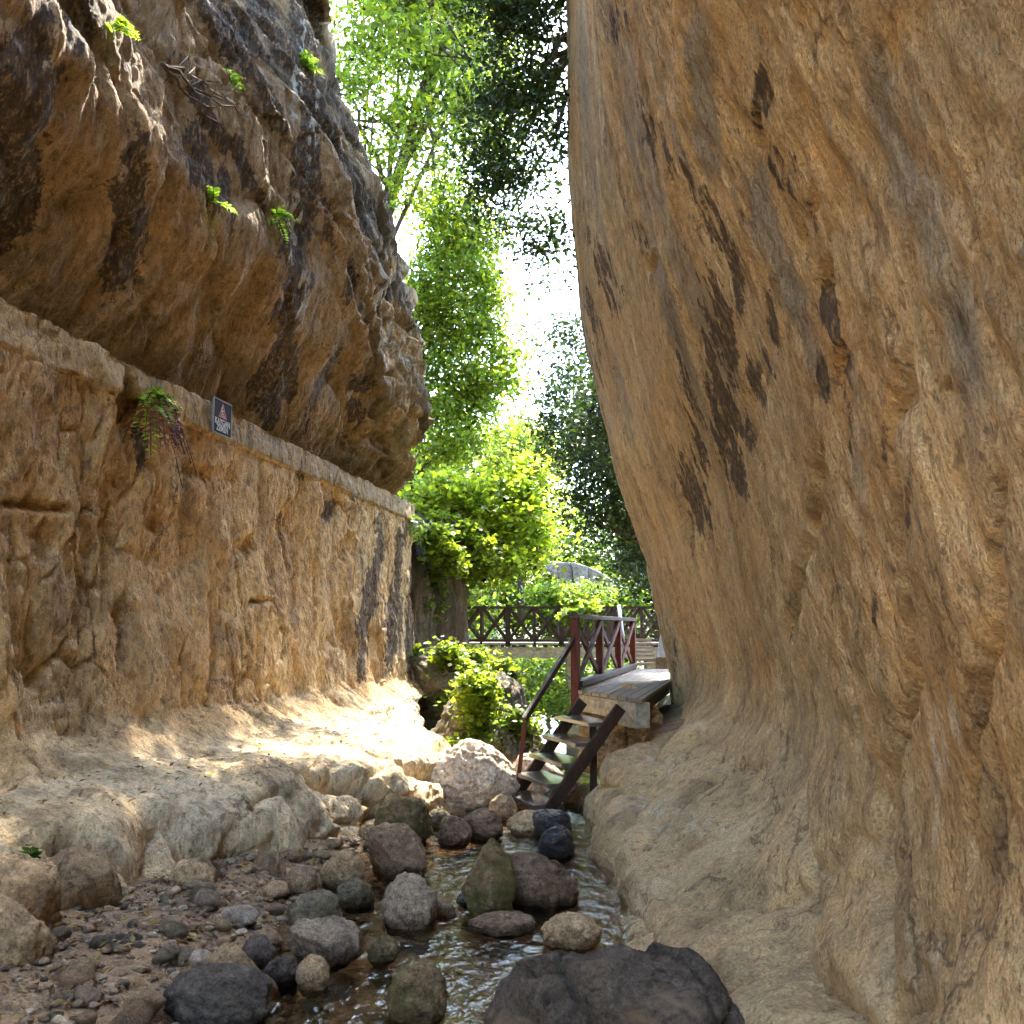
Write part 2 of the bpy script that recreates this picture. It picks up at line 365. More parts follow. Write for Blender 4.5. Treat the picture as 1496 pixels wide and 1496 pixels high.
M['pole'] = flat_mat('galvanised_steel', (.50, .56, .66), .4)
exec_order = True

# ------------------------------------------------------------------ terrain functions
WZ0 = -1.75
def water_z(s): return WZ0 - 0.043 * (s - 4.5)
def ground_z(x, y):
    s = x * AX[0] + y * AX[1]; n = x * NX[0] + y * NX[1]
    wl = interp(s, [0, 4.5, 7, 10, 12], [-1.4, -1.75, -2.35, -2.4, -2.05])          # left water line
    bed = water_z(s) - 0.13 + np.clip((wl + .25 - n) * 0.30, 0, 0.28) + np.clip((n + .45) * .35, 0, .6)
    drop = sstep(12.2, 15.0, s)
    rav = -4.1 + 0.35 * np.clip(np.abs(x - 1.5) - 5.5, 0, 40) + 0.10 * np.clip(y - 46, 0, 60) + .02 * np.clip(y - 106, 0, 900)
    rav = np.minimum(rav, 14 + 0 * rav)
    z = bed * (1 - drop) + rav * drop
    bk = sstep(-.95, .0, n) * (1 - sstep(18.5, 23, s)) * sstep(12, 13, s)
    z = z * (1 - bk) + (-1.28 + .25 * np.clip(n, 0, 2)) * bk
    return z

def ray_ground(px, py, dz=0.0):
    a = at(px, py, 1.0); Y = 6.0
    for _ in range(40):
        s = (a[0] * AX[0] + AX[1]) * Y; z = water_z(min(s, 12)) - 0.02 + dz; Y = 0.5 * Y + 0.5 * (z / a[2])
    return a * Y

# ground: one sheet, fine in the gorge and coarse to the horizon
gs = np.concatenate([np.linspace(-40, 1.5, 20)[:-1], np.linspace(1.5, 13.5, 300), np.linspace(13.7, 60, 120), np.geomspace(61, 900, 30)])
gn = np.concatenate([-np.geomspace(600, 8.2, 26), np.linspace(-8, -4.4, 20), np.linspace(-4.3, 1.5, 170), np.linspace(1.6, 9, 30), np.geomspace(9.3, 600, 26)])
S_, N_ = np.meshgrid(gs, gn, indexing='ij')
P = S_[..., None] * AX + N_[..., None] * NX
z = ground_z(P[..., 0], P[..., 1])
q = np.stack([P[..., 0], P[..., 1], 0 * z], -1)
near = (1 - sstep(13, 20, S_))
z += near * (0.05 * fbm(q * 2.2, 4) + 0.022 * fbm(q * 14, 3, seed=3)) + (1 - near) * 0.5 * fbm(q * .35, 4, seed=2)
P[..., 2] = z
c1 = fbm(q * 3, 4, seed=5)[..., None]; c2 = fbm(q * 20, 3, seed=6)[..., None]
bc = np.array([.30, .205, .115]) * (1 + .5 * c1 + .5 * c2)
far = sstep(12.5, 17, S_)[..., None]
bc = bc * (1 - far) + far * (np.array([.085, .085, .035]) * (1 + .6 * fbm(q * .8, 4, seed=8)[..., None]))
tag(mesh_obj('ground', P.reshape(-1, 3), grid_faces(*S_.shape, flip=True), M['gravel'], colr=np.clip(bc, .01, 1).reshape(-1, 3)),
    'brown gravelly stream bank and bed between the cliffs', 'ground', kind='structure')

# stream water
ws = np.linspace(2.0, 12.9, 420); wv = np.linspace(-3.3, 1.2, 190)
S_, N_ = np.meshgrid(ws, wv, indexing='ij'); P = S_[..., None] * AX + N_[..., None] * NX
q = np.stack([P[..., 0] * 1.3, P[..., 1], 0 * S_], -1)
rap = .35 + .65 * sstep(8, 11, S_) + .5 * (1 - sstep(4.5, 6.5, S_))
P[..., 2] = water_z(S_) + rap * (0.014 * fbm(q * 4, 3) + 0.007 * ridged(q * 9, 2, seed=4)) - .5 * sstep(12.3, 12.9, S_)
tag(mesh_obj('water', P.reshape(-1, 3), grid_faces(*S_.shape, flip=True), M['stream']), 'shallow rippled stream reflecting the sky between the rocks', 'stream', kind='structure')
# lower pool beyond the footbridge
xs = np.linspace(-6, 9, 60); ys = np.linspace(21, 52, 90); X_, Y_ = np.meshgrid(xs, ys, indexing='ij')
P = np.stack([X_, Y_, -3.5 + .02 * fbm(np.stack([X_, Y_, 0 * X_], -1) * 1.5, 3)], -1)
tag(mesh_obj('pool_water', P.reshape(-1, 3), grid_faces(60, 90), M['pool']), 'pale green pool below the far footbridge', 'pool', kind='structure')

# ------------------------------------------------------------------ cliffs
def path_left(svals, n0, s_end, rad, n_far, karc=40, kend=30):
    """plan line running along the gorge at n0, turning left round the end of the rock; returns points (s,n), outward normals, s parameter"""
    pts = [(s, n0) for s in svals]; nr = [(0, 1)] * len(svals); ps = list(svals)
    for t in np.linspace(0, math.pi / 2, karc)[1:]:
        pts.append((s_end + rad * math.sin(t), n0 - rad + rad * math.cos(t))); nr.append((math.sin(t), math.cos(t))); ps.append(s_end + rad * t)
    for d in np.linspace(0, 1, kend)[1:] ** 1.5:
        pts.append((s_end + rad, n0 - rad - d * (n0 - rad - n_far))); nr.append((1, 0)); ps.append(ps[-1] + .2)
    return np.array(pts), np.array(nr), np.array(ps)
def blur_v(A, k, w):
    """smooth profile rows with per-row weight"""
    for _ in range(k):
        B = A.copy(); B[:, 1:-1] = (A[:, :-2] + A[:, 1:-1] + A[:, 2:]) / 3; A = A * (1 - w[None, :, None]) + B * w[None, :, None]
    return A
def lerpc(a, b, f): return a * (1 - f[..., None]) + np.asarray(b) * f[..., None]
def spots(P, items, jitter, ragged=.75):
    """mask of mineral stains: items are (px, py, rx, ry, tilt, strength) located on the surface where that ray meets it"""
    X, Y = proj(P); m = np.zeros(P.shape[:2])
    jx = 30 * fbm(P * [2.2, 2.2, .9], 3, seed=jitter); jy = 40 * fbm(P * [2.0, 2.0, 1.0], 3, seed=jitter + 1)
    rg = ragged * (fbm(P * [5, 5, 2.2], 4, .6, seed=jitter + 2) + .55 * fbm(P * [15, 15, 7], 3, .6, seed=jitter + 3))
    for px, py, rx, ry, t, st in items:
        dx = X + jx * min(1, rx / 26) - px; dy = Y + jy * min(1, ry / 60) - py; c, s_ = math.cos(t), math.sin(t)
        a = (dx * c + dy * s_) / rx; b = (-dx * s_ + dy * c) / ry
        m = np.maximum(m, st * sstep(-.45, .55, .85 - np.sqrt(a * a + b * b) + rg))
    return m * (P[..., 1] > .3)

WARM = np.array([1.05, 1.02, .84])
# ---- left lower wall: bench, pecked wall, channel ledge
sv = np.concatenate([np.linspace(-8, 4.5, 40)[:-1], np.linspace(4.5, 20.3, 640)])
pts, nr, ps = path_left(sv, -4.9, 20.3, .8, -16)
nu = len(pts)
ot = interp(ps, [-8, 4, 5.5, 7, 9.2, 10.9, 11.8, 12.4, 13.2, 16, 19.2, 21, 23], [1.0, 1.15, 1.45, 1.85, 2.05, 2.45, 2.8, 2.8, 2.6, 1.7, .7, .6, .6])
zt = interp(ps, [-8, 11.6, 12.6, 14, 16], [-2.05, -2.25, -2.9, -4.2, -4.6])
zsh = interp(ps, [-8, 5, 7, 9, 11, 12.4, 20], [-1.38, -1.36, -1.30, -1.26, -1.38, -1.35, -1.35])
zf = interp(ps, [-8, 7, 12, 20], [-.98, -1.0, -1.05, -1.2])
ctl_o = [ot + .25, ot, ot - .12, ot - .5, np.full(nu, .55), np.full(nu, .08), np.full(nu, -.06), np.full(nu, -.03), np.full(nu, .025), np.full(nu, .025), np.full(nu, -.75), np.full(nu, -.75)]
ctl_z = [zt - .4, zt, zt * .35 + zsh * .65, zsh, zf - .12, zf + .12, np.full(nu, .7), np.full(nu, 2.12), np.full(nu, 2.15), np.full(nu, 2.47), np.full(nu, 2.44), np.full(nu, 3.2)]
seg = [8, 46, 26, 90, 22, 70, 62, 5, 20, 26, 6]
prof = []; rowtag = []
for k, cnt in enumerate(seg):
    for t in np.linspace(0, 1, cnt, endpoint=(k == len(seg) - 1)):
        prof.append((ctl_o[k] * (1 - t) + ctl_o[k + 1] * t, ctl_z[k] * (1 - t) + ctl_z[k + 1] * t)); rowtag.append(k)
rowtag = np.array(rowtag); nv = len(rowtag)
O = np.stack([p[0] for p in prof], 1); Z = np.stack([p[1] for p in prof], 1)
OZ = blur_v(np.stack([O, Z], -1), 26, np.where(rowtag <= 5, 1.0, 0.0))
O, Z = OZ[..., 0], OZ[..., 1]
SNp = pts[:, None, :] + nr[:, None, :] * O[..., None]
B = SNp[..., :1] * AX + SNp[..., 1:] * NX; B[..., 2] = Z
isw = ((rowtag >= 4) & (rowtag <= 7)).astype(float); isb = (rowtag <= 3).astype(float)
for a in (isw, isb):
    a[:] = np.convolve(np.pad(a, 12, mode='edge'), np.ones(25) / 25, 'valid')
isled = (rowtag >= 8).astype(float)
U = np.broadcast_to(ps[:, None], (nu, nv)); Q = np.stack([U, O, Z], -1)
warp = np.stack([fbm(Q * .9, 3, seed=20), 0 * Z, fbm(Q * .9, 3, seed=21)], -1)
Qw = Q + .45 * warp
flute = ridged(Qw * [1.25, .4, .16], 3, .5, seed=1)
fine_f = ridged(Qw * [4.5, 1, .6], 3, .55, seed=2)
lump = fbm(Qw * [1.1, 1, .8], 4, seed=3)
f1, f2 = worley(Qw * [1.7, 1.2, 1.0], 2); crack = np.clip(1 - (f2 - f1) * 9, 0, 1)
f1b, _ = worley(Q * [9, 7, 6.5] + .8 * warp, 4); peck = np.clip(.5 - f1b, -.3, .5)
f1c, f2c = worley(Qw * [2.6, 2.6, 1.1], 9); gcrk = np.clip(1 - (f2c - f1c) * 14, 0, 1) * (fbm(Q * .8, 2, seed=31) > .05)
deep = np.clip(ridged(Qw * [1.0, .5, .10], 2, .5, seed=42) - .35, 0, 1)
sel = np.clip(.5 + 1.8 * fbm(Q * .6, 2, seed=43), .1, 1.2)
hw = .09 * flute + .14 * lump + .045 * fine_f * sel - .16 * deep * sel * 1.5 - .035 * crack * sel - .09 * gcrk * sel + .030 * peck + .022 * fbm(Q * 9, 4, seed=5) + .014 * ridged(Q * [17, 12, 11] + 1.5 * warp, 2, .6, seed=44)
g1, g2 = worley(np.stack([U * .72 + .5 * warp[..., 0] + Z * .55, O * .5 + .3 * warp[..., 2], Z * .62], -1), 6)
bul = np.clip((g2 - g1) * 3.2, 0, 1) ** .6
h1, h2 = worley(Q * [2.6, 2.4, 2.4] + .5 * warp, 7); bul2 = np.clip((h2 - h1) * 5, 0, 1) ** .7 * np.clip(.3 + 2 * fbm(Q * .7, 2, seed=45), 0, 1)
face = np.broadcast_to((rowtag <= 2)[None, :], (nu, nv)).astype(float); face = np.clip(face * 1.0, 0, 1)
kern = np.ones(41) / 41
face = np.apply_along_axis(lambda a: np.convolve(np.pad(a, 20, mode='edge'), kern, 'valid'), 1, face)
hb = (.34 * face + .05) * (bul - .8) + (.10 * face + .025) * (bul2 - .5) + .20 * fbm(Q * [.9, .9, 1.2] + .5 * warp, 4, seed=8) + .05 * ridged(Q * [2.6, 2.6, 3.6] + warp, 3, seed=46) * (.4 + .6 * face) + .03 * fbm(Q * 7, 4, seed=9)
nearled = 1 - sstep(8.5, 12, U)
h = isw * hw + isb * hb + isled * ((.035 + .05 * nearled) * fbm(Q * 2.2, 4, seed=11) + .016 * fbm(Q * 9, 4, seed=12) - .03 * np.clip(ridged(Q * [3, 2, 1.2], 2, seed=47) - .45, 0, 1))
dent = spots(B, [(45, 738, 46, 9, .1, 1), (372, 880, 16, 6, 0, 1), (285, 690, 18, 14, 0, .8), (232, 765, 20, 16, .3, .9), (60, 790, 12, 40, 0, .7), (180, 915, 10, 60, .05, .8), (300, 950, 7, 90, .03, .7), (120, 880, 12, 50, .1, .6), (355, 800, 12, 20, .2, .8), (500, 800, 7, 20, .2, .9), (505, 880, 5, 60, .1, .8), (455, 870, 5, 110, .03, .7), (20, 960, 10, 60, 0, .9), (415, 760, 14, 26, .2, .7), (185, 600, 30, 40, .1, .9), (330, 700, 12, 14, .4, .6)], 48)
h -= .12 * dent
Nn = grid_normals(B)
if (Nn[nu // 2, nv // 2] @ NX) < 0: Nn = -Nn
LW = B + Nn * h[..., None]
tanc = np.array([.55, .40, .235]); orng = np.array([.50, .32, .16]); palec = np.array([.58, .475, .335]); greyc = np.array([.27, .21, .14]); darkc = np.array([.035, .035, .034])
C = np.broadcast_to(tanc, B.shape).copy()
C = lerpc(C, orng, np.clip(.5 + 1.6 * fbm(Qw * [.7, 1, .35], 4, seed=13), 0, 1) * isw)
C = lerpc(C, palec, np.clip(.15 + 1.5 * fbm(Qw * [1.2, 1, .4], 4, seed=14), 0, .8) * (1 - sstep(-.6, 1.6, Z)))
C = lerpc(C, (.24, .155, .095), np.clip(-.25 + 2.6 * fbm(Qw * [1.6, 1, .7], 4, seed=15), 0, .7) * isw)
C = lerpc(C, (.62, .53, .42), isb * np.clip(.62 + .9 * fbm(Q * 1.4, 4, seed=16), 0, 1))
C = lerpc(C, (.20, .145, .09), isb * np.clip(2.6 * fbm(Q * 2.3, 5, seed=49) - .35, 0, .8))
C = lerpc(C, (.44, .36, .26), isb * np.clip(1.5 * fbm(Q * 1.1, 4, seed=17) - .05, 0, .75))
C = lerpc(C, greyc, isled * (1 - .75 * nearled) * np.clip(.75 + .6 * fbm(Q * 2, 4, seed=18), 0, 1))
C = lerpc(C, (.10, .095, .07), isled * np.clip(1.8 * fbm(Q * [2.5, 2, 1], 4, seed=19) - .25, 0, .8))
wetm = spots(LW, [(545, 850, 13, 120, .16, 1), (528, 930, 10, 90, .05, .9), (575, 905, 13, 95, .1, 1), (585, 800, 9, 60, .2, .9), (600, 900, 8, 120, .02, 1), (438, 690, 10, 30, .2, .6), (205, 640, 22, 55, 0, .75), (265, 700, 20, 50, .2, .3), (480, 745, 10, 25, .2, .8)], 40)
wetm = wetm * (1 - isb)
mo = spots(LW, [(75, 1390, 26, 30, 0, .7), (60, 1300, 15, 20, 0, .4), (560, 1010, 30, 14, 0, .35), (650, 1085, 22, 18, 0, .6)], 44)
C = lerpc(C, (.12, .12, .03), np.clip(mo, 0, .8))
tag(mesh_obj('left_cliff', LW.reshape(-1, 3), grid_faces(nu, nv), M['cliff'], colr=np.concatenate([np.clip(C * WARM, .01, .9), wetm[..., None]], -1).reshape(-1, 4)),
    'pecked tan rock wall with a pale bench at its foot and a water channel ledge on top', 'cliff', kind='structure')

# ---- left upper cliff, overhanging the ledge
sv = np.concatenate([np.linspace(-8, 4.8, 40)[:-1], np.linspace(4.8, 20.4, 600)])
pts, nr, ps = path_left(sv, -5.0, 20.4, .9, -18, 50, 30); nu = len(pts)
zv = np.concatenate([np.linspace(2.3, 8, 230), np.linspace(8.03, 15.5, 200)]); nv = len(zv)
offv = interp(zv, [2.3, 2.6, 3.0, 3.5, 4.4, 6, 7.4, 9, 11, 13.5, 15.5], [-.60, -.56, -.36, -.08, .22, .34, .18, -.45, -1.3, -2.4, -3.2])
offv = np.convolve(np.pad(offv, 8, mode='edge'), np.ones(17) / 17, 'valid')
U = np.broadcast_to(ps[:, None], (nu, nv)); Zg = np.broadcast_to(zv[None], (nu, nv)).copy(); shz = 2.0 * (1 - sstep(11, 17, ps))[:, None] * sstep(3.6, 5.0, zv)[None]
O = np.interp(zv[None] + shz, zv, offv) - .45 * sstep(15.5, 19, U) * sstep(4, 6, Zg) - 1.8 * sstep(19.0, 21.0, U) * sstep(7.0, 10, Zg)
SNp = pts[:, None, :] + nr[:, None, :] * O[..., None]
B = SNp[..., :1] * AX + SNp[..., 1:] * NX; B[..., 2] = Zg
Q = np.stack([U, O * .5, Zg], -1)
warp = np.stack([fbm(Q * .5, 3, seed=50), 0 * U, fbm(Q * .5, 3, seed=51)], -1); Qw = Q + .45 * warp
# beds dipping to the far end: rotate the frame in the plane of the face
th = math.radians(62); a_ = Qw[..., 0] * math.cos(th) + Qw[..., 2] * math.sin(th); b_ = -Qw[..., 0] * math.sin(th) + Qw[..., 2] * math.cos(th)
D = np.stack([a_, Qw[..., 1], b_], -1)
r1 = ridged(np.stack([D[..., 0] * .62, D[..., 1], D[..., 2] * .16], -1), 3, .5, seed=5)
st = a_ * .8 + .35 * fbm(Q * .8, 3, seed=52); saw = (st - np.floor(st)); ter = saw - 1.35 * np.clip(saw - .8, 0, 1) * 5 * .8
up = sstep(4.2, 6.6, Zg + .12 * (U - 9) + 2.0 * fbm(Q * .4, 2, seed=60)) ; endb = sstep(14, 18, U)
f1, f2 = worley(D * [.9, 1, .42], 3); crk = np.clip(1 - (f2 - f1) * 8, 0, 1)
e1, e2, eid = worley_id(D * [1.5, 1, .38] + .15 * fbm(Q * 3, 3, seed=68)[..., None], 5); blk = np.clip((e2 - e1) * 10, 0, 1)
g1_, g2_, gid = worley_id(D * [3.4, 2, 1.0] + .2 * fbm(Q * 4, 3, seed=69)[..., None], 9)
fl = ridged(Qw * [1.0, 1, .14], 3, .5, seed=7)
st2 = (a_ * 1.25 + .5 * fbm(Q * .7, 3, seed=66)); ter2 = (st2 - np.floor(st2)) ** 1.5 - .4
st3 = (-.35 * a_ + .94 * b_ + .25 * fbm(Q * 1.1, 3, seed=67)) * .8; ter3 = np.minimum((st3 - np.floor(st3)) * 6, 1) - .8
f1b, _ = worley(Q * [8, 6, 5] + warp, 4)
hol1, _ = worley(Qw * [1.5, 1, 1.5], 13)
hole = np.clip(.42 - hol1, 0, .4) * 2.2 * endb * (1 - sstep(6, 7.5, Zg))
h = (up * (1 - .55 * endb) * (.24 * r1 + .34 * ter - .05 * crk + .10 * ridged(np.stack([D[..., 0] * 2.2, D[..., 1], D[..., 2] * .5], -1), 3, .55, seed=15)) + (1 - up) * (.17 * fl + .12 * fbm(Qw * .9, 4, seed=53) - .07 * crk)
     + (.16 * (eid - .5) + .07 * (gid - .5) + .05 * (blk - 1)) * np.clip(.8 * up + endb, 0.0, 1) - hole * .5 + endb * (.30 * ter2 + .10 * ter3)
     + .22 * fbm(Q * .45, 3, seed=54) + .05 * ridged(Qw * [3.5, 2, .8], 3, seed=55) + .035 * np.clip(.5 - f1b, -.3, .5) + .025 * fbm(Q * 8, 4, seed=56))
# the open bedding cracks near the nose
for zc, amp in ((7.3, .30), (8.7, .22), (5.9, .2)):
    line = Zg - (zc - .16 * (U - 19) + .25 * fbm(Q * .9, 2, seed=57 + zc)); h -= amp * np.exp(-(line / .07) ** 2) * sstep(15, 17.5, U)
h *= sstep(2.3, 3.0, Zg) * .9 + .1
Nn = grid_normals(B)
if (Nn[nu // 2, nv // 2] @ NX) < 0: Nn = -Nn
UP = B + Nn * h[..., None]
base = np.array([.42, .29, .175])
C = np.broadcast_to(base, B.shape).copy()
C = lerpc(C, (.48, .32, .185), np.clip(.4 + 1.6 * fbm(Qw * [.6, 1, .3], 4, seed=61), 0, 1) * (1 - up * .6))
C = lerpc(C, (.47, .41, .33), np.clip(.1 + 1.7 * fbm(D * [.7, 1, .25], 4, seed=62), 0, .85) * up)
C = lerpc(C, (.11, .08, .06), np.clip(2.2 * fbm(D * [1.0, 1, .3], 4, seed=63) - .2, 0, .75) * np.clip(up + .25, 0, 1))
C = lerpc(C, (.20, .17, .10), np.clip(.25 + 2.0 * fbm(Q * 1.2, 4, seed=64), 0, .75) * endb)
C = lerpc(C, (.09, .07, .055), np.clip(3.0 * fbm(Qw * [1.6, 1, .35], 4, seed=65) - .55, 0, .8))
wetm = spots(UP, [(446, 60, 25, 100, .05, 1), (452, 200, 24, 120, .05, 1), (434, 340, 24, 100, .12, 1), (425, 440, 24, 70, .2, 1), (408, 540, 26, 90, .3, .95), (385, 30, 18, 80, -.5, .8), (330, 40, 18, 90, -.6, .85), (300, 170, 16, 90, -.5, .7), (350, 240, 14, 100, -.5, .75), (395, 150, 12, 100, -.4, .7), (480, 330, 10, 80, -.1, .6), (510, 420, 14, 40, .3, .6), (530, 560, 24, 16, .2, .7), (520, 600, 16, 22, 0, .85), (470, 560, 12, 90, .35, .55),
                  (185, 300, 34, 150, .12, .92), (35, 120, 55, 120, .1, .92), (15, 270, 40, 120, .15, .8), (120, 30, 30, 60, 0, .7), (350, 60, 30, 60, .4, .55), (300, 250, 25, 90, -.4, .6)], 70, .6)
C = lerpc(C, (.075, .058, .045), sstep(.04, .20, fbm(D * [1.3, 1, .2], 4, seed=58)) * np.clip(up * .85, 0, 1))
wh = spots(UP, [(438, 90, 9, 80, .1, 1), (430, 330, 9, 60, .15, 1), (440, 430, 10, 40, .1, 1), (458, 190, 8, 80, .1, .9), (60, 90, 8, 40, .1, .5)], 72) * (fbm(Q * [9, 9, 3], 3, seed=73) > .0)
C = lerpc(C, (.62, .64, .64), np.clip(wh, 0, .9))
V = UP.reshape(-1, 3)
plate = UP[:, -1] + np.array([0, 0, .6]) - nr[:, :1] * AX * 12 - nr[:, 1:] * NX * 14
allP = np.concatenate([UP, plate[:, None]], 1); C = np.concatenate([C, C[:, -1:]], 1)
tag(mesh_obj('upper_left_cliff', allP.reshape(-1, 3), grid_faces(nu, nv + 1), M['cliff'], colr=np.concatenate([np.clip(C * WARM * .78, .01, .9), np.concatenate([1.35 * wetm * (1 - np.clip(wh, 0, 1)), 0 * wetm[:, :1]], 1)[..., None]], -1).reshape(-1, 4)),
    'dark streaked rock face with slanting beds overhanging the channel ledge', 'cliff', kind='structure')

# ---- right cliff, one sweep from the stream up the overhanging face
sv = np.concatenate([np.linspace(-8, 1.2, 50)[:-1], np.geomspace(1.2 + 1.2, 16.6 + 1.2, 640) - 1.2])
n0 = interp(sv, [-8, 8.5, 10, 12, 14, 16, 16.6], [1.05, 1.05, 1.0, .82, .55, .32, .30])
n0 = np.convolve(np.pad(n0, 20, mode='edge'), np.ones(41) / 41, 'valid')
pts = list(zip(sv, n0)); nr = [(0.0, -1.0)] * len(sv); ps = list(sv)
R_ = 1.2; ne = n0[-1]
for t in np.linspace(0, math.pi / 2, 40)[1:]:
    pts.append((sv[-1] + R_ * math.sin(t), ne + R_ - R_ * math.cos(t))); nr.append((math.sin(t), -math.cos(t))); ps.append(sv[-1] + R_ * t)
for d in np.linspace(0, 1, 30)[1:] ** 1.5:
    pts.append((sv[-1] + R_, ne + R_ + d * 16)); nr.append((1.0, 0.0)); ps.append(ps[-1] + .3)
pts = np.array(pts); nr = np.array(nr); ps = np.array(ps); nu = len(pts)
tn = interp(ps, [-8, 4, 5.5, 7.2, 9, 11.6, 12.6, 13.4, 15, 22], [.2, .1, -.2, -.50, -.62, -.85, -.75, -.2, .1, .1])
n0f = interp(ps, sv, n0)
ot = np.clip(n0f - tn, .15, 5)
zt = interp(ps, [-8, 4, 12, 12.8, 14, 22], [-2.1, -2.1, -2.4, -2.9, -4.6, -4.8])
zsh = interp(ps, [-8, 5, 7.2, 9, 11, 12.2, 13, 15], [-1.75, -1.72, -1.62, -1.55, -1.5, -1.42, -1.5, -1.8])
zf = interp(ps, [-8, 6, 10, 12.5, 16], [-1.0, -1.0, -1.0, -1.0, -1.3])
seg = [10, 50, 70, 36]
ctl_o = [ot + .1, ot, ot - .22, np.clip(ot * .35, .1, 2), np.full(nu, .10)]
ctl_z = [zt - .4, zt, zsh, zsh * .55 + zf * .45, zf + .35]
prof = []
for k, cnt in enumerate(seg):
    for t in np.linspace(0, 1, cnt, endpoint=False): prof.append((ctl_o[k] * (1 - t) + ctl_o[k + 1] * t, ctl_z[k] * (1 - t) + ctl_z[k + 1] * t))
kb = len(prof)
for t in np.concatenate([np.linspace(0, .37, 230), np.linspace(.372, 1, 190)]):
    zz = (zf + .35) * (1 - t) + 12.2 * t
    prof.append((interp(zz, [-1, -.6, 1.2, 2.4, 4.8, 7.3, 10.2, 12.2], [.08, .12, .50, .92, 1.43, 1.63, 1.66, 1.5]), zz))
O = np.stack([p[0] for p in prof], 1); Z = np.stack([p[1] for p in prof], 1); nv = O.shape[1]
w = np.zeros(nv); w[:kb + 60] = 1; w[kb + 40:kb + 60] = np.linspace(1, 0, 20)
OZ = blur_v(np.stack([O, Z], -1), 160, w); O, Z = OZ[..., 0], OZ[..., 1]
SNp = pts[:, None, :] + nr[:, None, :] * O[..., None]
B = SNp[..., :1] * AX + SNp[..., 1:] * NX; B[..., 2] = Z
U = np.broadcast_to(ps[:, None], (nu, nv)); Q = np.stack([U, O, Z], -1)
Qs = np.stack([U - .10 * Z, O, Z], -1)
warp = np.stack([fbm(Q * .7, 3, seed=80), 0 * U, fbm(Q * .7, 3, seed=81)], -1); Qw = Qs + .28 * warp
wall = sstep(-1.3, -.5, Z - .4 * (O > .5))
fl = ridged(Qw * [.75, .5, .13], 3, .5, seed=11); fl2 = ridged(Qw * [3.2, 1, .45], 3, .5, seed=12)
f1, f2 = worley(Qw * [.9, .6, .28], 6); crk = np.clip(1 - (f2 - f1) * 16, 0, 1)
k1, _ = worley(Qw * [5.0, 4, 1.6], 8); lens = np.clip(.33 - k1, 0, .33) * np.clip(fbm(Q * .8, 3, seed=85) * 3 + .3, 0, 1)
sc1, _ = worley(Q * [7, 6, 5] + .8 * warp, 3)
pk1, _ = worley(Q * [7.5, 6, 5.5] + .5 * fbm(Q * 3, 3, seed=110)[..., None], 15); pk2, _ = worley(Q * [15, 12, 11], 16); psel = np.clip(.5 + 1.8 * fbm(Q * [.8, .8, .5], 3, seed=111), .15, 1.2)
hw = .022 * fl - .05 * crk * np.clip(2.5 * fbm(Q * .6, 2, seed=112), 0, 1) - .05 * lens + psel * (.030 * np.clip(pk1 - .45, -.4, .25) + .018 * np.clip(pk2 - .45, -.4, .25)) + .05 * fbm(Qw * [.4, 1, .2], 3, seed=82) + .022 * (sc1 - .5) + .022 * fbm(Qs * [9, 8, 5], 4, .6, seed=83)
m1, m2 = worley(Q * [.9, .9, 1.3] + .4 * warp, 4); blb = np.clip((m2 - m1) * 1.8, 0, 1) ** .5
hb = .16 * (blb - .7) + .13 * fbm(Q * 1.1, 4, seed=84) + .045 * ridged(Q * [2.5, 2.5, 4], 3, seed=86) + .02 * fbm(Q * 8, 4, seed=87)
h = wall * hw + (1 - wall) * hb
# the two long open joints on the near wall
X, Yp = proj(B)
for (xa, ya, xb, yb, wd, amp) in ((1320, 520, 1330, 1010, 8, .06), (1275, 1330, 1325, 1010, 9, .09), (1165, 920, 1205, 660, 8, .07), (1465, 700, 1420, 1250, 9, .06)):
    d = X - (xa + (xb - xa) * (Yp - ya) / (yb - ya)) + 34 * fbm(Q * [2.0, 2, 1.6], 4, .6, seed=88)
    k_ = sstep(min(ya, yb) - 30, min(ya, yb) + 30, Yp) * (1 - sstep(max(ya, yb) - 30, max(ya, yb) + 30, Yp)) * (B[..., 1] > .3)
    h -= amp * np.exp(-(d / wd) ** 2) * k_
cav = spots(B, [(1210, 410, 14, 26, .2, 1), (955, 385, 10, 20, .3, .8), (1110, 190, 9, 40, .1, .5), (1195, 290, 9, 22, .2, .5), (1385, 570, 10, 8, 0, .9), (1230, 540, 8, 30, .1, .6), (1010, 760, 9, 40, -.2, .6), (1175, 360, 10, 20, 0, .5)], 90)
h -= .10 * cav
Nn = grid_normals(B)
if (Nn[nu // 3, nv // 2] @ NX) > 0: Nn = -Nn
RW = B + Nn * h[..., None]
base = np.array([.58, .43, .26])
C = np.broadcast_to(base, B.shape).copy()
stk = lambda f, sd_: fbm(Qw * f, 4, seed=sd_)
C = lerpc(C, (.56, .37, .19), sstep(-.12, .30, fbm(Qs * [.7, 1, .35], 5, seed=91)) * wall * .8)
C = lerpc(C, (.66, .54, .37), sstep(-.02, .32, fbm(Qs * [1.1, 1, .5], 5, seed=94)) * .7)
C = lerpc(C, (.38, .28, .175), sstep(.0, .34, fbm(Qs * [1.5, 1, .30], 5, seed=92)) * wall * .65)
C = lerpc(C, (.33, .30, .27), sstep(.08, .30, fbm(Qs * [.8, 1, .16], 4, seed=93)) * sstep(.3, 2.2, Z) * .7)
C = lerpc(C, (.24, .165, .10), sstep(.16, .32, fbm(Q * [5, 4, 3], 4, .65, seed=105)) * wall * .55)
C = lerpc(C, (.57, .43, .26), (1 - wall) * np.clip(.35 + 1.1 * fbm(Q * 1.5, 4, seed=95), 0, .9))
C = lerpc(C, (.27, .195, .115), (1 - wall) * np.clip(2.4 * fbm(Q * 1.6, 5, seed=96) - .1, 0, .75))
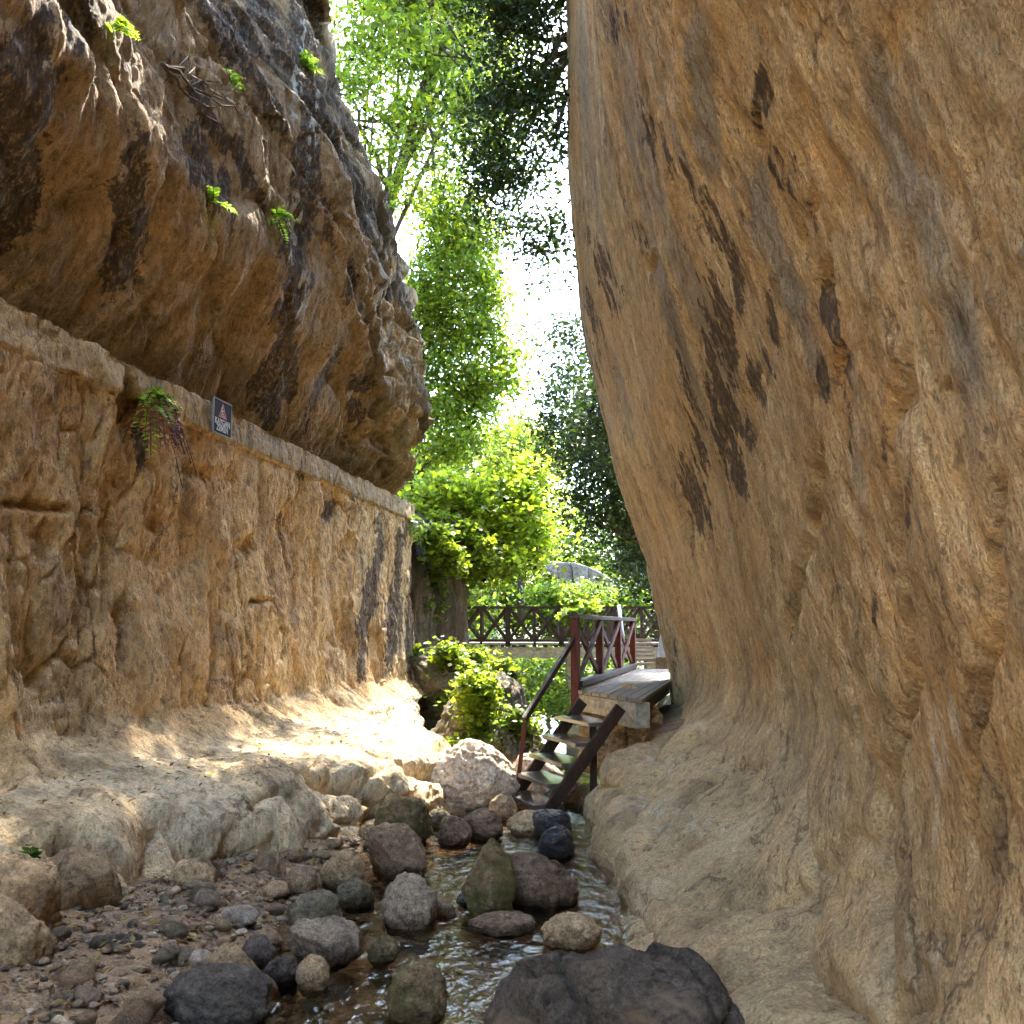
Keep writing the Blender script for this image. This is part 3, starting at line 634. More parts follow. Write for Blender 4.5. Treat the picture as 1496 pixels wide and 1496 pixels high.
C = lerpc(C, (.25, .17, .095), np.clip(1 - (U - 1.0) / 5.0, 0, 1) * np.clip(.40 + 1.3 * stk([1.4, 1, .5], 97), 0, .8))
dk = spots(RW, [(1050, 480, 30, 90, -.15, .95), (1062, 600, 28, 110, -.2, .95), (1045, 330, 16, 90, -.3, .7), (1110, 560, 22, 60, -.1, .6), (1015, 720, 18, 80, -.25, .85), (1215, 470, 20, 90, -.12, .95), (1185, 330, 12, 60, -.1, .8),
                (1135, 250, 16, 40, 0, .75), (1110, 140, 14, 60, 0, .8), (900, 40, 18, 45, -.2, .55), (960, 200, 16, 90, -.35, .5), (1240, 560, 12, 60, -.1, .8), (1080, 690, 20, 40, -.2, .8), (1290, 640, 10, 90, 0, .45), (1300, 60, 14, 120, -.15, .4),
                (880, 390, 14, 70, -.5, .6), (1000, 900, 8, 60, -.1, .3), (985, 960, 6, 60, 0, .4), (1000, 560, 10, 60, -.2, .7), (1020, 640, 12, 60, -.2, .8), (1075, 400, 12, 60, -.2, .7), (1130, 480, 14, 60, -.1, .65), (1100, 640, 14, 40, -.1, .65), (1205, 540, 14, 50, -.1, .8), (930, 330, 8, 50, -.4, .6), (1000, 240, 10, 60, -.3, .7), (1160, 260, 10, 40, -.1, .8), (1245, 640, 8, 60, 0, .6), (870, 470, 8, 60, -.4, .6), (1330, 700, 8, 90, .1, .5), (1280, 880, 8, 80, .1, .45), (1130, 800, 8, 60, 0, .4), (1420, 560, 12, 40, -.3, .5), (1160, 900, 14, 60, .2, .35), (860, 520, 9, 120, -.25, .55), (885, 420, 8, 60, -.4, .7)], 98)
dk *= np.clip(.85 + 1.4 * fbm(Qw * [5, 4, 2], 4, seed=99), .25, 1)
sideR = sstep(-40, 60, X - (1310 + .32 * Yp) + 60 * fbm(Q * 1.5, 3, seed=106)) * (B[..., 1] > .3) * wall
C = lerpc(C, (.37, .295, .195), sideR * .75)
gb = spots(RW, [(1030, 130, 22, 130, -.1, .9), (1110, 310, 26, 90, -.35, .8), (1150, 420, 20, 90, -.3, .8), (1190, 520, 18, 70, -.3, .7), (1330, 250, 40, 220, -.3, .5), (1400, 480, 30, 160, -.2, .5), (1250, 640, 14, 160, -.05, .35)], 100)
C = lerpc(C, (.26, .245, .23), np.clip(gb * 1.5, 0, .85))
og = spots(RW, [(1235, 520, 50, 110, -.15, .8), (1200, 260, 50, 90, 0, .5), (1290, 640, 22, 140, 0, .6), (1450, 780, 40, 160, 0, .5), (1420, 1000, 60, 120, 0, .5), (1310, 30, 14, 60, 0, .9), (1330, 180, 10, 80, -.3, .7)], 101)
C = lerpc(C, (.55, .28, .085), np.clip(og * (.4 + fbm(Qw * [3, 3, 1.2], 3, seed=102)), 0, .8) * (1 - np.clip(dk, 0, 1) * .6))
wh = spots(RW, [(1010, 1060, 50, 9, .1, .9), (965, 1110, 50, 20, .3, .6), (1380, 1120, 22, 120, .1, .75), (1350, 1400, 60, 60, .3, .5), (1370, 310, 8, 50, -.35, .9), (1395, 345, 6, 30, -.6, .9), (1420, 400, 5, 30, -.2, .6), (980, 1200, 120, 30, .25, .5)], 103)
wh *= np.clip(.2 + 2.2 * fbm(Q * [10, 10, 4], 3, seed=104), 0, 1)
C = lerpc(C, (.66, .60, .52), np.clip(wh * 1.3, 0, .85))
allP = np.concatenate([RW, (RW[:, -1] + np.array([0, 0, .4]) - nr[:, :1] * AX * 12 - nr[:, 1:] * NX * 16)[:, None]], 1)
C = np.concatenate([C, C[:, -1:]], 1)
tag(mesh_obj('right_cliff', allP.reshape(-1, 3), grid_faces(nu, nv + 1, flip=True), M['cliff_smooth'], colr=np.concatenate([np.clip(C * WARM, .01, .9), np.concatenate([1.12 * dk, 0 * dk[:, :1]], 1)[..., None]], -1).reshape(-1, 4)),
    'tall smooth tan cliff leaning over the stream with dark and orange streaks', 'cliff', kind='structure')

# ---- fluted tufa bluff behind the end of the left wall
pl = np.array([(-9, 21.6), (-3.4, 22.4), (-2.3, 23.0), (-1.6, 24.2), (-1.35, 25.4), (-1.8, 27), (-4, 29), (-12, 30)], float)
tt = np.linspace(0, 7, 300); px_ = np.stack([np.interp(tt, range(8), pl[:, 0]), np.interp(tt, range(8), pl[:, 1])], 1)
for _ in range(30): px_[1:-1] = (px_[:-2] + px_[1:-1] + px_[2:]) / 3
tg = np.gradient(px_, axis=0); nrm = np.stack([tg[:, 1], -tg[:, 0]], 1); nrm /= np.linalg.norm(nrm, axis=1)[:, None]
zv = np.linspace(-4.6, 2.8, 150); oo = interp(zv, [-4.6, -2.5, -1.3, -.8, 1, 2.3, 2.8], [1.6, 1.1, .7, .1, 0, -.15, -1.2])
B = np.zeros((300, 150, 3)); B[..., :2] = px_[:, None] + nrm[:, None] * oo[None, :, None]; B[..., 2] = zv
Q = B.copy(); h = .28 * ridged(Q * [1.8, 1.8, .22], 3, seed=31) + .16 * fbm(Q * [1.2, 1.2, .8], 4, seed=32) + .06 * ridged(Q * [6, 6, 1], 2, seed=33)
B = B + np.concatenate([nrm, np.zeros((300, 1))], 1)[:, None] * h[..., None]
C = lerpc(np.broadcast_to(np.array([.15, .12, .085]), B.shape), (.04, .034, .028), np.clip(.5 + 1.6 * fbm(Q * [2, 2, .3], 3, seed=34), 0, 1))
C = lerpc(C, (.10, .10, .04), np.clip(1.5 * fbm(Q * 1.1, 3, seed=35), 0, .7))
tag(mesh_obj('tufa_bluff', B.reshape(-1, 3), grid_faces(300, 150), M['cliff'], colr=C.reshape(-1, 3)), 'dark fluted bluff behind the far end of the left wall, hung with creepers', 'rock bluff', kind='structure')

# ------------------------------------------------------------------ rocks
def ico(sub):
    import bmesh
    bm = bmesh.new(); bmesh.ops.create_icosphere(bm, subdivisions=sub, radius=1)
    V = np.array([v.co[:] for v in bm.verts]); F = np.array([[v.index for v in f.verts] for f in bm.faces]); bm.free(); return V, F
ICO = {k: ico(k) for k in (2, 3, 4, 5, 6)}
def rock_verts(seed, size, ang=0.6, sub=4, point=0.0, pits=0.0, cracks=0.0, nz=1.0):
    V, F = ICO[sub]; V = V.copy(); r = np.random.RandomState(seed)
    d = np.ones(len(V))
    for _ in range(11):
        nn = r.randn(3); nn /= np.linalg.norm(nn); c = r.uniform(.55, .88); t = V @ nn
        d = np.minimum(d, np.where(t > c, (c / np.maximum(t, 1e-6)) * ang + (1 - ang), 1))
    V = V * d[:, None]
    k = seed * 3.1
    V = V * (1 + .24 * fbm(V * 1.1 + k, 3) + .15 * nz * fbm(V * 3.0 + k, 4, .55) + .05 * nz * ridged(V * 4.5 + k, 3, .6) + .04 * nz * fbm(V * 13 + k, 3, .6))[:, None]
    if pits:
        f1, _ = worley(V * 5 + k); V = V * (1 - pits * np.clip(.4 - f1, 0, .4))[:, None]
    if cracks:
        f1, f2 = worley(V * 1.3 + .25 * np.stack([fbm(V * 2 + k + j * 7, 3) for j in range(3)], -1) + k); V = V * (1 - cracks * np.clip(1 - (f2 - f1) * 18, 0, 1))[:, None]
    if point:
        up = np.clip(V[:, 2], 0, 2); V[:, :2] *= (1 - point * np.clip(up, 0, 1))[:, None]
    V -= [0, 0, 0]
    rz = r.uniform(-.5, .5); c, s_ = math.cos(rz), math.sin(rz)
    V = V @ np.array([[c, s_, 0], [-s_, c, 0], [0, 0, 1]]) / np.abs(V).max(0)
    return V * np.array(size), F
def rock_px(cx, by, w, h, mat, label, seed, name='rock', cat='rock', depth=.85, sink=.36, group=None, Y=None, gz=None, **kw):
    """stone whose foot is seen at (cx, by), w x h pixels large"""
    g = ray_ground(cx, by) if Y is None else at(cx, by, Y)
    k = g[1] / FPX * 1.03
    sx = w * k / 2; sz = h * k * (.5 + sink / 2) ; dy = sx * depth
    V, F = rock_verts(seed, (sx, dy, sz), **kw)
    o = np.array([g[0] * (1 + dy / g[1]), g[1] + dy * .8, g[2]])
    ob = mesh_obj(name, V + o + np.array([0, 0, sz * (1 - sink * 1.1)]), F, M[mat], origin=o)
    return tag(ob, label, cat, group)
ROCKS = [
 (716, 1345, 84, 96, 'moss', 'upright mossy boulder with a pointed top standing in midstream', dict(point=.30, ang=.9, sub=5)),
 (785, 1330, 118, 64, 'brown', 'wide brown boulder right behind the pointed mossy one in midstream', dict(sub=5, pits=.2)),
 (598, 1362, 84, 66, 'grey', 'grey brown dome shaped rock half sunk left of the pointed mossy boulder', dict(point=.3, sub=5)),
 (608, 1505, 88, 78, 'moss', 'round mossy brown boulder in the water at the bottom edge', dict(ang=.2, sub=5)),
 (582, 1285, 88, 68, 'brown', 'angular pitted brown boulder on the left edge of the stream', dict(ang=.7, sub=5, pits=.3)),
 (588, 1238, 88, 72, 'moss', 'mossy boulder with a sunlit tan top by the pale bench', dict(sub=5, pits=.2)),
 (664, 1238, 50, 36, 'brown', 'small rounded brown rock in the riffle, left of its twin', {}),
 (708, 1232, 64, 40, 'brown', 'brown wet rock in the riffle below the pale boulder', {}),
 (774, 1224, 64, 32, 'tan', 'smooth tan stone at the foot of the wooden stairs', dict(ang=.2)),
 (806, 1226, 60, 40, 'dark', 'black wet rock touching the tan stone at the stair foot', {}),
 (810, 1258, 58, 42, 'dark', 'shiny black rock alone in the stream below the stairs', dict(ang=.7)),
 (503, 1304, 68, 48, 'tan', 'tan cobble on the left bank beside a grey green one', {}),
 (519, 1332, 56, 36, 'olive', 'smooth grey green cobble at the left waterline', dict(ang=.2)),
 (462, 1374, 78, 56, 'olive', 'dark olive boulder at the left edge of the muddy shallows', dict(ang=.4, sub=5)),
 (470, 1420, 118, 58, 'grey', 'flat grey slab with a rough top lying beside the shallows', dict(ang=.9, depth=.7, sub=5)),
 (457, 1454, 48, 44, 'tan', 'small rounded tan cobble below the flat grey slab', dict(ang=.2)),
 (558, 1412, 52, 34, 'moss', 'low dark mossy stone in the brown shallows', {}),
 (282, 1334, 76, 70, 'tan', 'smooth egg shaped tan boulder at the foot of the bench', dict(ang=.3, sub=5)),
 (243, 1362, 34, 46, 'olive', 'upright olive cobble leaning below the egg shaped boulder', dict(ang=.1)),
 (334, 1324, 40, 30, 'olive', 'round olive cobble beside the egg shaped tan boulder', dict(ang=.1)),
 (240, 1408, 104, 56, 'brown', 'pitted brown rock in the middle of the gravel bank', dict(pits=.5, sub=5)),
 (165, 1436, 92, 60, 'slate', 'grey angular rock with a light patch near the lower left', dict(ang=.9, sub=5)),
 (252, 1444, 78, 46, 'olive', 'low grey olive rock behind the tan pyramid stone', {}),
 (333, 1470, 86, 76, 'tan', 'pyramid shaped orange tan rock on the gravel bank', dict(point=.5, ang=.7, sub=5)),
 (325, 1520, 160, 78, 'slate', 'large smooth dark grey boulder at the bottom edge of the bank', dict(ang=.4, sub=5)),
 (160, 1474, 48, 46, 'dark', 'black angular rock beside a cracked tan block', dict(ang=.9)),
 (206, 1478, 62, 48, 'tan', 'blocky tan rock with a dark crack near the bottom left', dict(ang=.9, cracks=.12, sub=5)),
 (410, 1450, 54, 46, 'slate', 'dark grey rounded rock between tan pyramid and grey slab', {}),
 (386, 1474, 46, 38, 'tan', 'tan cobble touching the right side of the pyramid rock', {}),
 (374, 1430, 62, 48, 'slate', 'dark slab of rock behind the pyramid stone', dict(ang=.9)),
 (118, 1376, 108, 112, 'tan', 'tall blocky tan rock broken off the bench at left', dict(ang=.8, sub=5, cracks=.08)),
 (100, 1368, 44, 34, 'brown', 'small brown stone wedged in front of the tall tan block', {}),
 (832, 1392, 80, 42, 'tan', 'tan stone in the water behind the big dark boulder', dict(ang=.2)),
 (735, 1372, 96, 26, 'brown', 'flat brown stone barely awash in front of the pointed mossy boulder', dict(ang=.2)),
 (886, 1246, 52, 32, 'brown', 'wet brown stone under the right hand rock shelf', {}),
 (936, 1262, 44, 22, 'brown', 'low brown stone at the right edge of the riffle', {}),
 (735, 1202, 44, 36, 'tan', 'tan rounded stone under the lowest wooden tread', dict(ang=.2)),
 (640, 1212, 40, 24, 'olive', 'olive stone in the riffle beside the pale bench', {}),
 (530, 1212, 34, 18, 'brown', 'reddish flat stone on the sunlit strip of bench', {}),
 (688, 1330, 46, 22, 'slate', 'dark low stone left of the pointed mossy boulder', {}),
 (650, 1345, 40, 24, 'brown', 'small brown stone touching the grey brown dome rock', {}),
 (545, 1236, 50, 30, 'tan', 'sunlit tan stone left of the mossy boulder', {}),
 (440, 1318, 56, 40, 'brown', 'brown knobbly stone under the bench front', {}),
 (395, 1300, 50, 44, 'brown', 'brown stone leaning on the bench front', {}),
 (300, 1400, 44, 30, 'slate', 'small slate grey stone beside the pitted brown rock', {}),
 (390, 1395, 50, 28, 'tan', 'flat tan stone on gravel above the dark slab', {}),
]
for i, (cx, by, w_, h_, mt, lab, kw) in enumerate(ROCKS):
    kw.setdefault('sub', 5)
    nm = 'boulder' if 'boulder' in lab else ('cobble' if 'cobble' in lab else 'rock')
    rock_px(cx, by, w_, h_, mt, lab, 100 + i, name=nm, cat='boulder' if nm == 'boulder' else ('stone' if 'stone' in lab or nm == 'cobble' else 'rock'), **kw)
# the pale boulder that ends the bench, and the big dark one in front
rock_px(688, 1188, 150, 88, 'pale', 'large pale pitted boulder ending the sunlit bench beside the stairs', 61, name='boulder', cat='boulder', sub=6, pits=.35, ang=.25, cracks=.05)
V, F = rock_verts(73, (.66, .55, .62), ang=.9, sub=6, cracks=.13, nz=.45)
o = at(915, 1500, 4.55); o[2] = -1.98
tag(mesh_obj('boulder', V + o + [0, 0, .12], F, M['big_boulder'], origin=o), 'huge cracked dark grey boulder at the bottom right of the stream', 'boulder')
# rocks at the left edge of the picture
for i, (cx, by, w_, h_, lab) in enumerate(((28, 1420, 130, 160, 'pale brown rock with a mossy foot at the left edge'), (8, 1470, 150, 130, 'broad tan rock cut by the left edge near the bottom'), (20, 1300, 90, 90, 'rounded bench rock cut by the left edge above the weed'))):
    rock_px(cx, by, w_, h_, 'tan', lab, 300 + i, name='rock', cat='rock', sub=5, ang=.6, cracks=.06)
# rocky bank beyond the bench end
for i, (px, py, Y, size, lab) in enumerate(((708, 1095, 16.5, (.85, 1.7, 1.25), 'vine covered outcrop beyond the bench, left of the stair rail'), (752, 1120, 14.6, (.42, .9, .75), 'olive outcrop behind the lowest treads'), (655, 1010, 20.5, (1.1, 1.2, .9), 'shaded outcrop under the creepers at the end of the left wall'), (905, 1085, 14.2, (.7, 1.1, .8), 'tan outcrop under the wooden platform'), (800, 1160, 13.0, (.55, .5, .5), 'sunlit tan rock seen through the open treads'), (850, 1200, 12.2, (.30, .5, .42), 'dark brown rock in the shade behind the near stringer'))):
    V, F = rock_verts(400 + i, size, ang=.9, sub=6, cracks=.10, pits=.2); o = at(px, py, Y); o = o - [0, 0, size[2]]
    tag(mesh_obj('rock_outcrop', V + o + [0, 0, size[2]], F, M[('olive', 'olive', 'olive', 'tan', 'pale', 'brown')[i]], origin=o), lab, 'rock')

# countable pebbles on the bank and the gravel between them
rs = np.random.RandomState(5)
def bank_point():
    while True:
        s = rs.uniform(3.5, 11.5); n = rs.uniform(-3.6, -.9)
        wl = np.interp(s, [4.3, 7, 10, 12], [-1.75, -2.35, -2.4, -2.05])
        if n < wl + .3 + (rs.rand() < .12) * .9 and n > np.interp(s, [4, 7, 9, 11, 12], [-3.6, -3.3, -3.1, -2.5, -2.2]): return s, n
protos = []
for k in range(10):
    V, F = rock_verts(500 + k, (.5, .40, .28), ang=.95, sub=3); protos.append((V, F))
pal = ['tan', 'tan', 'brown', 'grey', 'tan', 'pale', 'olive', 'brown']
pm = {}
for k in range(150):
    s, n = bank_point(); p = sn(s, n); p[2] = ground_z(p[0], p[1]); sc = .05 + .20 * rs.rand() ** 2; mt = pal[rs.randint(8)]; pk = rs.randint(10)
    key = (pk, mt)
    if key not in pm:
        V, F = protos[pk]; ob = mesh_obj('pebble', V, F, M[mt]); pm[key] = ob
    else:
        ob = pm[key].copy(); col.objects.link(ob)
    ob.location = p + np.array([0, 0, .18 * sc]); ob.scale = (sc, sc, sc * rs.uniform(.8, 1.2)); ob.rotation_euler = (rs.uniform(-.3, .3), rs.uniform(-.3, .3), rs.uniform(0, 6.28))
    tag(ob, 'small loose stone among the gravel on the left bank', 'pebble', 'loose stones on the gravel bank')
Vs, Fs, Cs, nn = [], [], [], 0
gp = [rock_verts(600 + k, (.5, .40, .26), ang=.95, sub=2) for k in range(6)]
gcol = np.array([(.44, .32, .19), (.33, .23, .13), (.36, .28, .19), (.15, .12, .09), (.52, .41, .28), (.29, .20, .11)])
for k in range(3400):
    s, n = bank_point(); p = sn(s, n); p[2] = ground_z(p[0], p[1]); V, F = gp[rs.randint(6)]; sc = .015 + .075 * rs.rand() ** 2.6
    a = rs.uniform(0, 6.28); R = np.array([[math.cos(a), math.sin(a), 0], [-math.sin(a), math.cos(a), 0], [0, 0, 1]])
    Vs.append(V @ R * sc + p + [0, 0, .012]); Fs.append(F + nn); nn += len(V); Cs.append(np.broadcast_to(gcol[rs.randint(6)] * rs.uniform(.6, 1.2), V.shape))
tag(mesh_obj('gravel', np.concatenate(Vs), np.concatenate(Fs), M['gravel'], colr=np.concatenate(Cs)), 'mixed tan and grey gravel covering the left bank', 'gravel', kind='stuff')

nl = 2600; pick = rs.rand(nl) < .6; Lp = np.zeros((nl, 3))
fl_ = LW[:, :170].reshape(-1, 3); fl_ = fl_[(fl_[:, 1] > 3) & (fl_[:, 1] < 22) & (fl_[:, 2] < -.9)]
Lp[pick] = fl_[rs.randint(0, len(fl_), pick.sum())] + [0, 0, .012]
for i in np.where(~pick)[0]:
    s_, n_ = bank_point(); p = sn(s_, n_); Lp[i] = [p[0], p[1], ground_z(p[0], p[1]) + .03]
nn_ = rs.randn(nl, 3) * .35 + [0, 0, 1]; nn_ /= np.linalg.norm(nn_, axis=1)[:, None]; dd = rs.randn(nl, 3); dd -= (dd * nn_).sum(1)[:, None] * nn_; dd /= np.linalg.norm(dd, axis=1)[:, None]; bb = np.cross(nn_, dd)
sz_ = rs.uniform(.012, .035, nl)[:, None]
Vl = np.stack([Lp - dd * sz_, Lp + bb * sz_ * .5 + nn_ * sz_ * .2, Lp + dd * sz_, Lp - bb * sz_ * .5 + nn_ * sz_ * .2], 1).reshape(-1, 3)
cl = np.array([(.16, .09, .045), (.26, .17, .08), (.09, .055, .035), (.30, .24, .10)])[rs.randint(0, 4, nl)]
tag(mesh_obj('fallen_leaves', Vl, np.arange(nl * 4).reshape(-1, 4), M['leaf'], colr=np.repeat(cl, 4, 0), smooth=False), 'dry brown leaves scattered over the bench and gravel', 'leaf litter', kind='stuff')

# driftwood and log
mb = MB(); a = at(815, 1352, 6.9); b = at(872, 1366, 6.6); mb.tube([a, (a * .6 + b * .4) + [0, 0, .02], b], [.03, .04, .025], 8)
tag(mb.build('driftwood', M['dark_wood'], smooth=True, origin=a), 'dark wet stick lying in the water under the right rock shelf', 'driftwood')
mb = MB(); a = ray_ground(781, 1192) + [0, 0, .06]; mb.tube([a, a + [.12, .5, .03], a + [.2, .9, .05]], [.075, .075, .07], 14)
tag(mb.build('log', M['plank'], smooth=False, origin=a), 'short cut log end showing under the lowest wooden tread', 'log')

# ------------------------------------------------------------------ wooden platform and its railing
ZD = -0.84
A = at(841, 1006, 13.8); A[2] = ZD
Bp = at(925, 975, 20.4); Bp[2] = ZD
ax = (Bp - A); LEN = np.linalg.norm(ax); ax /= LEN; rt = np.array([ax[1], -ax[0], 0])
fe = np.array([.35, -.94, 0]); fe /= np.linalg.norm(fe)
WID = 1.05
def fr(o): return A + fe * (o / (fe @ rt))          # point on the slanted front edge at offset o
plat = empty('wooden_platform', A + rt * .5 + ax * 3)
tag(plat, 'weathered plank walkway with red brown railing at the foot of the right cliff', 'walkway')
mb = MB(); k = 0; o = 0.0
while o < WID:
    o2 = min(o + .135, WID); dz = np.array([0, 0, rs.uniform(-.004, .004)])
    p = [fr(o + .004) - ax * rs.uniform(0, .03), fr(o2 - .004) - ax * rs.uniform(0, .03), A + ax * (LEN + .2) + rt * (o2 - .004), A + ax * (LEN + .2) + rt * (o + .004)]
    mb.prism([q_ - [0, 0, .045] + dz for q_ in p], [q_ + dz for q_ in p]); o += .139
mb.build('deck', M['plank'], plat, bevel=.004)
mb = MB(); p0 = fr(.02) + ax * .10 - [0, 0, .16]; p1 = fr(.62) + ax * .10 - [0, 0, .16]; mb.bar(p0, p1, .10, .22); mb.build('edge_beam', M['concrete'], plat, bevel=.01)
mb = MB(); p0 = fr(.60) + ax * .18 - [0, 0, .20]; p1 = fr(WID - .02) + ax * .18 - [0, 0, .20]; mb.bar(p0, p1, .20, .30); mb.build('support_block', M['concrete'], plat, bevel=.012)
for o in (.1, .55, .95):
    mb = MB(); mb.bar(fr(o) + ax * .3 - [0, 0, .13], A + ax * LEN + rt * o - [0, 0, .13], .1, .16); mb.build('joist', M['dark_wood'], plat)
RH = .97
posts = [A + ax * (LEN * i / 3) for i in range(4)]
for i, p in enumerate(posts):
    mb = MB(); mb.bar(p - [0, 0, .38 if i == 0 else .1], p + [0, 0, RH - .03], .105, .16, up=ax); mb.build('post', M['red_wood'], plat, bevel=.006)
mb = MB(); mb.bar(A + [0, 0, RH], Bp + [0, 0, RH - .0], .14, .06, ends=.10); mb.build('top_rail', M['dark_wood'], plat, bevel=.006)
mb = MB(); mb.bar(A + rt * .02 + ax * .05 + [0, 0, .075], Bp + rt * .02 + [0, 0, .075], .13, .09); mb.build('kick_rail', M['dark_wood'], plat, bevel=.006)
for i in range(3):
    a, b = posts[i], posts[i + 1]
    for j, (z0, z1) in enumerate(((RH - .06, .14), (.14, RH - .06))):
        mb = MB(); sh = rt * (.025 if j else -.025); mb.bar(a + ax * .06 + sh + [0, 0, z0], b - ax * .06 + sh + [0, 0, z1], .04, .10); mb.build('brace', M['red_wood'], plat, bevel=.004)

# wooden stairs down to the stream
e_ = fe; dn = np.array([-.94, -.35, 0.]); dn /= np.linalg.norm(dn)
T0 = np.array([0, 0, 0.]) + (at(855, 1047, 12.05)); T0[2] = -1.06
st = empty('wooden_stairs', sn(11.4, -1.1, -2.1)); tag(st, 'short open wooden stairs with wet treads and one handrail climbing to the walkway', 'stairs')
HW = .49; RUN, RISE = .165, .212
for k in range(5):
    c = T0 + dn * (RUN * k) - [0, 0, RISE * k]
    q_ = [c - e_ * HW - dn * .18, c + e_ * HW - dn * .18, c + e_ * HW + dn * .18, c - e_ * HW + dn * .18]
    mb = MB(); mb.prism([x - [0, 0, .045] for x in q_], q_); mb.build('tread', M['wet_tread'], st, bevel=.006)
for sg in (-1, 1):
    a = T0 + e_ * (HW + .025) * sg - dn * .20 + [0, 0, .16]; b = T0 + e_ * (HW + .025) * sg + dn * (RUN * 5.1) - [0, 0, RISE * 5.25]
    mb = MB(); mb.bar(a, b, .05, .135); mb.build('stringer', M['dark_wood'], st, bevel=.005)
tb = T0 + dn * (RUN * 4 + .02) - [0, 0, RISE * 4] - e_ * (HW - .05)
ht = at(768, 1048, tb[1])
mb = MB(); mb.bar(tb - [0, 0, .02], np.array([ht[0], ht[1], ht[2]]), .045, .05, up=(1, 0, 0)); mb.build('handrail_post', M['red_wood'], st, bevel=.004)
h1 = np.array(ht); h0 = A + [0, 0, .70]
mb = MB(); mb.bar(h0, h1, .05, .075, ends=.06); mb.build('handrail', M['dark_wood'], st, bevel=.005)
mb = MB(); mb.bar(T0 - dn * .05 + e_ * .1 - [0, 0, .05], T0 - dn * .05 + e_ * .1 - [0, 0, .9], .08, .08, up=(1, 0, 0)); mb.build('support_post', M['dark_wood'], st)

# steps behind the walkway, up to the footbridge
stp = empty('plank_steps', at(950, 975, 21)); tag(stp, 'low plank steps with a grey side panel at the far walkway end', 'steps')
for k in range(7):
    y = 20.9 + k * .42; zz = ZD + .075 * (k + .5)
    a = at(927, 970, y); b = at(956 - k * .8, 970, y); a[2] = b[2] = zz + .08 - .03
    mb = MB(); mb.bar(a, b, .36, .05); mb.build('step', M['plank'], stp)
mb = MB(); a = at(958, 970, 20.9); b = at(965, 970, 23.9); w_ = np.array([.30, 0, 0])
mb.prism([np.array([a[0], a[1], -1.2]), np.array([a[0] + .38, a[1], -1.2]), np.array([b[0] + .38, b[1], -1.2]), np.array([b[0], b[1], -1.2])],
         [np.array([a[0], a[1], -.62]), np.array([a[0] + .38, a[1], -.62]), np.array([b[0] + .38, b[1], -.2]), np.array([b[0], b[1], -.2])])
mb.build('side_panel', M['slate'], stp)

# ------------------------------------------------------------------ far footbridge
YB = 30.0; zd = at(748, 939, YB)[2]; zr = at(748, 887, YB)[2]; X = lambda px: at(px, 900, YB)[0]
br = empty('footbridge', (1.0, YB, zd)); tag(br, 'brown timber footbridge with crossed railings spanning the ravine', 'footbridge')
xl, xr = X(600), X(1010)
mb = MB(); mb.bar((xl, YB + .8, zd - .03), (xr, YB + .8, zd - .03), 1.7, .06); mb.build('deck', M['plank'], br)
mb = MB(); mb.bar((xl, YB + .05, zd - .28), (xr, YB + .05, zd - .28), .25, .30); mb.build('edge_beam', M['concrete'], br)
for k in range(26):
    x = xl + (xr - xl) * (k + .5) / 26
    mb = MB(); mb.bar((x, YB - .08, zd - .095), (x, YB + 1.6, zd - .095), .09, .07); mb.build('joist', M['bridge_wood'], br)
for row, y in enumerate((YB, YB + 1.6)):
    mb = MB(); mb.bar((xl, y, zr), (xr, y, zr), .10, .05); mb.build('top_rail', M['bridge_wood'], br)
    mb = MB(); mb.bar((xl, y, zd + .06), (xr, y, zd + .06), .08, .07); mb.build('bottom_rail', M['bridge_wood'], br)
    pxs = [586 + 39 * k for k in range(11)]
    for k, p in enumerate(pxs):
        t = .15 if k % 2 == 0 else .07
        mb = MB(); mb.bar((X(p), y, zd - .12), (X(p), y, zr - .03), t, .10, up=(0, 1, 0)); mb.build('post', M['bridge_wood'], br)
        if k < 10:
            for j in (0, 1):
                a = (X(p) + .05, y + .03 * j, zd + .1 if j else zr - .03); b = (X(p + 39) - .05, y + .03 * j, zr - .03 if j else zd + .1)
                mb = MB(); mb.bar(a, b, .05, .085); mb.build('brace', M['bridge_wood'], br)
for p in (682, 838, 955):
    mb = MB(); mb.bar((X(p), YB + .5, -4.2), (X(p), YB + .5, zd - .43), .42, .5, up=(0, 1, 0)); mb.build('pier', M['concrete'], br, bevel=.02)
mb = MB(); mb.tube([at(904, 884, 27.5), at(914, 960, 27)], .045, 10)
tag(mb.build('metal_pole', M['pole'], smooth=True, origin=at(914, 960, 27)), 'pale blue grey leaning pole behind the walkway railing', 'pole')

# old stone arch fragment among the trees
arc = [(795, 827), (812, 822), (835, 821), (858, 827), (878, 836), (893, 847)]; low = [(800, 838), (815, 846), (838, 853), (860, 860), (875, 863), (889, 864)]
ar = None
for k in range(5):
    mb = MB() if ar is None else mb
    ar = 1; g = .35
    q_ = [arc[k], (arc[k + 1][0] - g, arc[k + 1][1]), (low[k + 1][0] - g, low[k + 1][1]), low[k]]
    f = [at(x, y, 37 + .15 * (k % 2)) for x, y in q_]; mb.prism(f, [v + [.3, 1.8, 0] for v in f])
tag(mb.build('stone_arch', M['arch'], bevel=.05, origin=at(850, 864, 37)), 'pale curved arch of old stone blocks showing among the trees above the bridge', 'stone arch')

